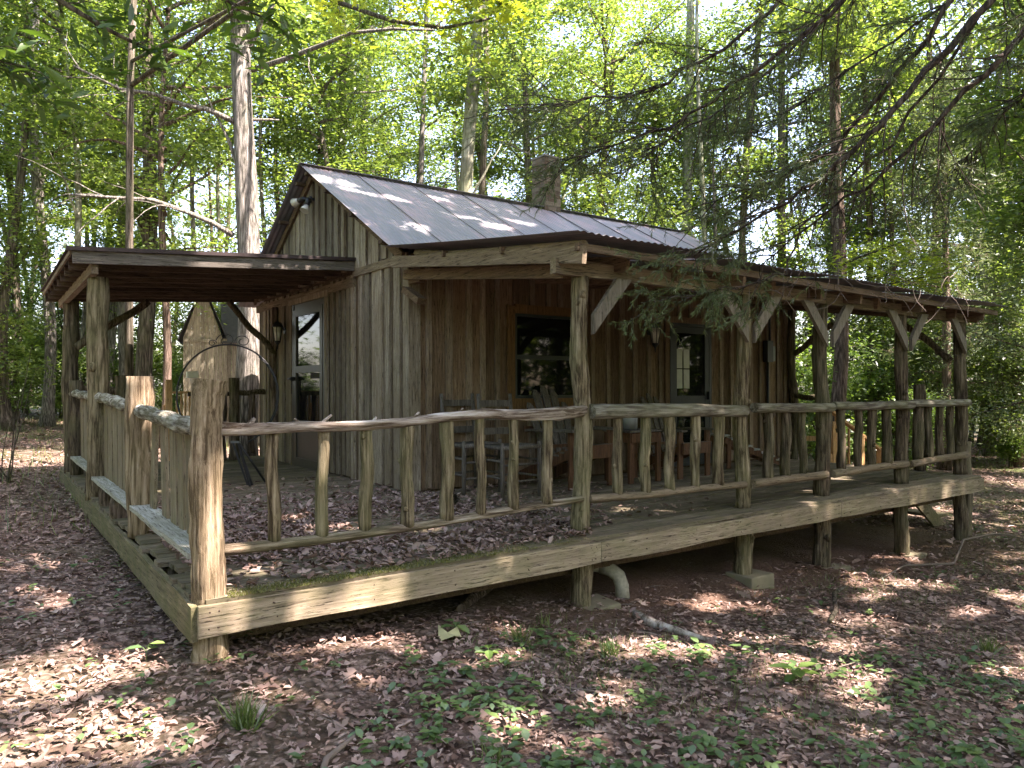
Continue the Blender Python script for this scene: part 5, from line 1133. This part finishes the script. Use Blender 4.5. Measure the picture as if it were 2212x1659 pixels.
rosettes('ground_cover', 'scattered small green plants farther off in the leaf litter', 3800, (-7, 14), (-4, 3), lambda x, y, r: vis(x, y, r) & out_deck(x, y) & (clump(x, y, .8, 2) > -.1) & (r.random(len(x)) < .5) & ~((x > 1.5) & (y > -.4) & (x < 10)), .045, 62, nl=4)
def blades(n, pts, h, seed, w=.004):
    r = np.random.default_rng(seed); i = r.integers(0, len(pts), n); P = np.asarray(pts)[i]
    pos = P+np.stack([r.normal(0, 1, n)*P[:, 2]*0+r.normal(0, .025, n), r.normal(0, .025, n), 0*i], -1)
    return pos, rotmats(r.uniform(0, 6.28, n), np.abs(r.normal(.45, .3, n)), r.uniform(0, 6.28, n), n), r.uniform(.5, 1.2, n)*h
BV = [(-.022, 0, 0), (.022, 0, 0), (.018, .02, .55), (0, .16, 1), (-.018, .02, .55)]; BF = [(0, 1, 2, 4), (4, 2, 3)]
def grass_patch(name, label, n, xr, yr, keep, h, seed):
    r = np.random.default_rng(seed); x = r.uniform(*xr, n); y = r.uniform(*yr, n); k = keep(x, y, r); x, y = x[k], y[k]; n = len(x)
    pos = np.stack([x, y, gzz(x, y)], -1); me = scatter_mesh(name, BV, BF, pos, rotmats(r.uniform(0, 6.28, n), np.abs(r.normal(.4, .3, n)), r.uniform(0, 6.28, n), n), r.uniform(.4, 1.2, n)*h)
    return tag(link_mesh(name, me, GRASS), label, kind='stuff')
grass_patch('grass', 'thin grass growing through the litter right of the deck', 90000, (1.5, 16), (-4, 3), lambda x, y, r: vis(x, y, r) & (y < .1-.02*x+np.clip(x-9.9, 0, 5)) & (r.random(len(x)) < np.clip((clump(x, y, .9, 4)+.55)*.30, .02, .6)), .075, 71)
grass_patch('grass', 'patches of grass on the woodland ground beyond the deck', 30000, (-10, 30), (4, 26), lambda x, y, r: vis(x, y, r) & out_deck(x, y) & (clump(x, y, .3, 1) > 0), .20, 72)
for i, (x, y, h, nb, lab) in enumerate(((.02, -.85, .17, 75, 'spiky green grass tuft in the litter just right of and before the corner post'), (1.95, -.38, .15, 45, 'bright grass tuft in a sun patch in front of the deck'),
        (2.35, -.85, .13, 60, 'dark green grass tuft in the middle of the foreground'), (2.35, -.15, .14, 30, 'wispy pale grass tuft near the first porch post footing'), (-1.35, -.75, .13, 60, 'yellow-green grass tuft at the left edge of the foreground'),
        (5.0, -2.05, .13, 60, 'light green grass tuft among small leaves in the right foreground'), (.9, -1.65, .10, 40, 'small grass tuft low in the middle foreground'))):
    r = np.random.default_rng(80+i); P = np.stack([r.normal(0, .028, nb), r.normal(0, .028, nb), 0*np.ones(nb)], -1)
    me = scatter_mesh('grass_tuft', BV, BF, P, rotmats(r.uniform(0, 6.28, nb), np.abs(r.normal(.55, .3, nb)), r.uniform(0, 6.28, nb), nb), np.stack([r.uniform(.6, 1.2, nb)*h*1.4]*2+[r.uniform(.6, 1.2, nb)*h], -1))
    o = link_mesh('grass_tuft', me, GRASS); o.location = (x, y, float(gzz(x, y))); tag(o, lab, 'grass tuft', 'grass tufts in the litter')
# a few single larger plants
def seedling(x, y, n, size, label, mat=GROUNDLEAF, up=.08, cat='plant'):
    r = random.Random(int(x*1000)); o = thing('seedling', label, cat, (x, y, float(gzz(x, y))), 0); mb = MB(); st = MB()
    for k in range(n):
        a = k*2.4+r.random(); L = size*r.uniform(.7, 1.2); z = up*(.6+.6*k/n); d = Vector((math.cos(a), math.sin(a), r.uniform(-.2, .25))); s = Vector((-math.sin(a), math.cos(a), 0)); b = Vector((0, 0, z))+d*.02
        st.tube([(0, 0, -.02), (0, 0, z*.6), b], .0025, 4, 0, caps=False)
        w = L*.30; mb.add([b, b+d*L*.3+s*w-Vector((0, 0, -.006)), b+d*L*.7+s*w*.75, b+d*L-Vector((0, 0, .012)), b+d*L*.7-s*w*.75, b+d*L*.3-s*w+Vector((0, 0, .006)), b+d*L*.5-Vector((0, 0, .008))], [(0, 1, 6), (1, 2, 6), (2, 3, 6), (3, 4, 6), (4, 5, 6), (5, 0, 6)])
    mb.build('leaf', mat, o, world=False); st.build('stem', mat, o, world=False)
seedling(-.22, .28, 3, .12, 'two-leaved seedling in the shade beside the left side of the deck'); seedling(1.62, -.12, 4, .11, 'pair of round green leaves growing at the edge of the shade under the deck')
seedling(3.05, -1.75, 7, .13, 'broad-leaved plant standing taller than its neighbours in the right foreground', LEAF2); seedling(1.55, -.62, 5, .08, 'small leafy plant in the litter in front of the deck', LEAF2)
# pale fallen tulip leaf
mb = MB(); P = [(1.45, -.18), (1.52, -.06), (1.50, -.20), (1.62, -.14), (1.58, -.26), (1.50, -.30), (1.42, -.27)]
c = (1.51, -.20); mb.add([(c[0], c[1], float(gzz(*c))+.05)]+[(a, b, float(gzz(a, b))+.03+.03*(i % 2)) for i, (a, b) in enumerate(P)], [(0, i, i+1) for i in range(1, 7)]+[(0, 7, 1)])
tag(mb.build('fallen_leaf', plain('pale_yellow_leaf', (.42, .42, .22), .7)), 'large pale yellow-green fallen leaf in front of the deck', 'leaf')
# bare shrub left of the deck
o = thing('bare_shrub', 'thin dark bare stems of a shrub at the left edge beside the deck', 'shrub', G(-.75, 8.4)); r = random.Random(9); mb = MB()
for k in range(13):
    a = r.uniform(0, 6.28); p = branch_pts((r.gauss(0, .12), r.gauss(0, .12), 0), (math.cos(a)*.35-.25, math.sin(a)*.3, 1), r.uniform(1.0, 2.1), 7, .0, .10, r); mb.tube(p, [.012*(1-.11*j) for j in range(8)], 5, 0)
mb.build('stems', B_DARK, o, world=False)

# ================================================================== overhanging foliage
def sprays(pts, n, L, seed, spread=.25, droop=.25):
    """thin twigs leaving a limb; returns list of point lists"""
    r = random.Random(seed); out = []; P = [Vector(p) for p in pts]
    for _ in range(n):
        t = r.random()**.85*(len(P)-1); i = min(int(t), len(P)-2); q = P[i].lerp(P[i+1], t-i); d = (P[i+1]-P[i]).normalized()
        s = Vector((r.gauss(0, 1), r.gauss(0, 1), r.gauss(0, .45))); s = (s-d*s.dot(d)).normalized()
        out.append(branch_pts(q, d*.75+s*.8+Vector((0, 0, -.12)), L*r.uniform(.5, 1.3), 6, droop*.12, .22, r))
    return out
DP = lambda px, py, D: tuple(Vector((CX, CY, CZ))+(fw+rt*((px-1106)/FPX)+up*((829.5-py)/FPX))*D)
cedar = thing('cedar_tree', 'large dark cedar whose drooping limbs hang over the upper right of the scene', 'tree', G(4.84, -3.18))
mb = MB(); mb.tube([(4.84, -3.18, ZG(4.8, -3.2)-.1), (4.84, -3.18, 0), (4.83, -3.18, 1.0), (4.72, -3.16, 3.2), (4.55, -3.14, 5.0), (4.5, -3.1, 7.5)], [.24, .19, .17, .15, .12, .07], 14, .1); mb.build('trunk', B_RED, cedar)
LIMBS = {
 'A': ([(4.55, -3.14, 4.75), (4.25, -3.03, 4.27), (3.79, -2.57, 3.45), (3.48, -2.22, 2.92), (3.33, -1.99, 2.62), (3.25, -1.57, 2.39), (3.23, -.82, 2.15)], .042),
 'B': ([(4.66, -3.15, 4.2), (3.9, -3.15, 3.85), (3.58, -2.79, 3.07), (3.47, -2.46, 2.77), (3.51, -2.12, 2.51), (3.59, -1.69, 2.38), (3.79, -.97, 2.1)], .030),
 'C': ([(4.55, -3.14, 4.9), (3.35, -2.39, 4.19), (3.21, -2.03, 3.5), (3.02, -1.66, 3.26), (2.92, -1.08, 3.03), (2.68, -.42, 2.91), (2.66, .09, 2.96)], .026),
 'D': ([(4.5, -3.1, 5.5), (3.93, -1.82, 4.6), (3.42, -1.45, 3.82), (3.07, -1.2, 3.47), (2.81, -.76, 3.27), (2.47, -.03, 3.32), (2.42, .5, 3.45)], .026),
 'E': ([(4.6, -3.14, 4.6), (4.12, -2.44, 3.9), (3.86, -2.01, 3.26), (3.87, -1.52, 2.85), (3.73, -1.05, 2.7), (3.76, -.46, 2.68)], .028),
 'H': ([(3.79, -2.57, 3.45), (3.9, -1.9, 2.8), (3.75, -1.35, 2.35), DP(1700, 590, 5.2), DP(1600, 620, 5.4), DP(1480, 640, 5.5), DP(1385, 655, 5.6)], .014),
 'I': ([(4.5, -3.1, 5.3), (3.9, -2.3, 4.5), DP(1760, 60, 5.3), DP(1620, 200, 5.6), DP(1450, 300, 6.0), DP(1330, 390, 6.4)], .022),
 'J': ([(4.6, -3.1, 4.4), DP(2400, 0, 4.8), DP(2260, 160, 5.2), DP(2150, 270, 5.6), DP(2060, 380, 6.0)], .02),
 'K': ([(4.5, -3.1, 5.2), DP(2150, -60, 5.6), DP(1980, 60, 5.8), DP(1820, 160, 6.0), DP(1700, 250, 6.3), DP(1560, 330, 6.6)], .02)}
TW = []; cen = []
for q, (name, (pts, r0)) in enumerate(LIMBS.items()):
    P = []; 
    for i in range(len(pts)-1):
        for j in range(4): P.append(Vector(pts[i]).lerp(Vector(pts[i+1]), j/4)+Vector((math.sin(i*4+j*1.7+q), math.cos(i*3+j*2.1), math.sin(j*2.5+q)))*.018)
    P.append(Vector(pts[-1])); m = len(P); mb = MB(); mb.tube(P, [max(.004, .78*r0*(1-.85*k/m)) for k in range(m)], 8, .12)
    n = 42 if name != 'H' else 15
    tw = sprays(P[m//4 if name != 'H' else m//2:], n, (.55 if name != 'H' else .30), 500+q)
    for t_ in tw:
        mb.tube(t_, [.0055, .005, .004, .0035, .003, .002, .0015], 4, 0, caps=False)
        for s_ in sprays(t_[1:], 5, .22, random.randrange(9999), droop=.45):
            mb.tube(s_[:4], .0018, 3, 0, caps=False); TW.append(s_)
        TW.append(t_[2:])
    mb.build('limb', B_LIMB, cedar)
seg = []
for t_ in TW:
    for a, b in zip(t_[:-1], t_[1:]): seg.append((a, b))
A = np.array([tuple(a) for a, b in seg]); Bv = np.array([tuple(b) for a, b in seg]); r = np.random.default_rng(5)
patch = np.sin(A[:, 0]*5.1+1)+np.sin(A[:, 1]*4.3+2)+np.sin(A[:, 2]*6.0)+r.normal(0, .5, len(A))
keep = ((patch > -.7) & (A[:, 2] > 2.45)) | ((A[:, 2] < 2.35) & (A[:, 1] > -1.3)); A, Bv = A[keep], Bv[keep]
rep = 9; A = np.repeat(A, rep, 0); Bv = np.repeat(Bv, rep, 0); n = len(A); t_ = r.random((n, 1)); pos = A+(Bv-A)*t_
d = Bv-A; d /= np.linalg.norm(d, axis=1, keepdims=True)+1e-9; v = r.standard_normal((n, 3)); xx = d*.85+v*.42+np.array([0, 0, -.18]); xx /= np.linalg.norm(xx, axis=1, keepdims=True)
zz = np.cross(xx, r.standard_normal((n, 3))); zz /= np.linalg.norm(zz, axis=1, keepdims=True); yy = np.cross(zz, xx)
Rm = np.stack([xx, yy, zz], -1)
me = scatter_mesh('needle_foliage', [(0, -.028, 0), (.5, -.045, .01), (1, 0, 0), (.5, .045, -.01), (0, .028, 0)], [(0, 1, 3, 4), (1, 2, 3)], pos-np.array(cedar.location), Rm, r.uniform(.5, 1.2, n)*.045)
link_mesh('needle_foliage', me, CEDAR, cedar)
# bare curly twigs over the porch eave
mb = MB(); r = random.Random(3)
for k in range(34):
    p = DP(r.uniform(1600, 2120), r.uniform(560, 640), r.uniform(5.6, 6.4)); d = Vector((r.gauss(0, .6), r.gauss(0, .6), -1)); mb.tube(branch_pts(p, d, r.uniform(.15, .5), 6, .0, .45, r), [.0035, .003, .0028, .0025, .002, .0018, .0012], 4, 0, caps=False)
mb.build('bare_twigs', TWIG, cedar)

def leafy_branch(name, label, root, limbs, tv, tf, size, mat, seed, nspray, L, per, trunk=None, spread=.05, tilt=.5, scl=None, hang=0, twigs=B_DARK):
    o = thing(name, label, 'tree', root); mb = MB(); C_ = []
    if trunk: mb.tube(trunk[0], trunk[1], 10, .08); mb.build('trunk', B_DARK, o); mb = MB()
    for q, (P, r0) in enumerate(limbs):
        m = len(P); mb.tube(P, [max(.004, r0*(1-.8*k/m)) for k in range(m)], 7, .08)
        for s_ in sprays(P[1:] if m > 2 else P, nspray, L, seed+q, droop=.2):
            mb.tube(s_, [.004, .0036, .003, .0027, .0023, .002, .0015], 4, 0, caps=False)
            for a in s_[1:]: C_.append(tuple(a))
    mb.build('limbs', twigs, o)
    r = np.random.default_rng(seed); c = np.repeat(np.array(C_), per, 0); n = len(c); pos = c+r.normal(0, spread, (n, 3))-np.array(o.location)
    rot = rotmats(r.uniform(0, 6.28, n), np.abs(r.normal(hang, tilt, n)), r.uniform(0, 6.28, n), n)
    link_mesh('crown', scatter_mesh('crown', tv, tf, pos, rot, r.uniform(.6, 1.25, n)*size), mat, o); return o
# long-leaved branches hanging in at the top left
leafy_branch('long_leaved_tree', 'tree whose long-leaved branches hang into the top left corner', G(-3.6, -1.2),
    [([(-3.5, -1.2, 4.2), DP(-60, -160, 4.3), DP(100, -20, 4.3), DP(230, 60, 4.4), DP(330, 110, 4.6)], .025), ([(-3.5, -1.2, 4.4), DP(150, -260, 4.4), DP(350, -110, 4.4), DP(470, -10, 4.5), DP(600, 50, 4.7)], .02), ([(-3.5, -1.2, 4.0), DP(-160, 60, 4.2), DP(-20, 120, 4.3), DP(80, 150, 4.4)], .018)],
    LVE, LFE, .14, LEAFD, 611, 9, .42, 2, trunk=([(-3.6, -1.2, -.5), (-3.6, -1.2, 2), (-3.5, -1.2, 4.5), (-3.4, -1.1, 7)], [.16, .13, .10, .06]), tilt=.7, hang=.3)
leafy_branch('maple_branch_tree', 'maple with bright yellow-green leaves hanging over the roof at the top', G(1.0, 9.3),
    [([(1.0, 9.2, 6.2), DP(640, -70, 11), DP(720, 0, 9.4), DP(850, 45, 8.6), DP(960, 60, 8.4), DP(1060, 40, 8.4)], .04), ([(1.0, 9.2, 6.6), DP(760, -120, 9.6), DP(880, -30, 8.6), DP(980, 0, 8.4), DP(1080, 0, 8.4)], .03)],
    LVM, LFM, .13, LEAFY, 621, 13, .62, 4, trunk=([(1.0, 9.3, -.3), (1.0, 9.3, 3), (1.0, 9.2, 6.3), (1.1, 9.1, 9)], [.075, .065, .055, .04]), tilt=.45, spread=.08)
leafy_branch('maple_branch_tree', 'maple with bright green leaves above the right half of the porch roof', G(14.5, 8.0),
    [([(14.4, 8.0, 3.6), DP(1760, 600, 15.0), DP(1850, 560, 14.6), DP(1960, 520, 14.2)], .04), ([(14.4, 8.0, 3.0), DP(1800, 640, 15.0), DP(1900, 620, 14.4), DP(2000, 600, 14.2)], .03)],
    LVM, LFM, .15, LEAFY, 631, 14, 1.0, 5, trunk=([(14.5, 8.0, -1.1), (14.4, 8.0, 2), (14.4, 8.0, 4.5), (14.3, 8, 7)], [.08, .07, .055, .03]), tilt=.4, spread=.13)
# lit limbs of the big tree behind the cabin
for pts, r0 in (([DP(515, 265, 14), DP(450, 235, 13.9), DP(400, 225, 13.8), DP(330, 200, 13.6), DP(260, 190, 13.4), DP(160, 140, 13.2)], .055),
                ([DP(505, 508, 14), DP(460, 480, 13.8), DP(400, 455, 13.5), DP(330, 430, 13.2), DP(250, 425, 13), DP(150, 418, 12.7)], .055),
                ([DP(545, 150, 14), DP(620, 125, 13.7), DP(700, 95, 13.3), DP(760, 70, 13), DP(850, 62, 12.7), DP(940, 65, 12.3)], .055)):
    mb = MB(); m = len(pts); mb.tube(pts, [r0*(1-.13*k) for k in range(m)], 8, .1)
    for s_ in sprays(pts[1:], 8, 1.3, int(r0*1000+pts[0][2]*100), droop=.1): mb.tube(s_, [.014, .012, .010, .008, .006, .005, .003], 5, 0, caps=False)
    mb.build('limb', B_HICK, TR[0])
# low leafy sprays in the near middle distance (left behind the deck)
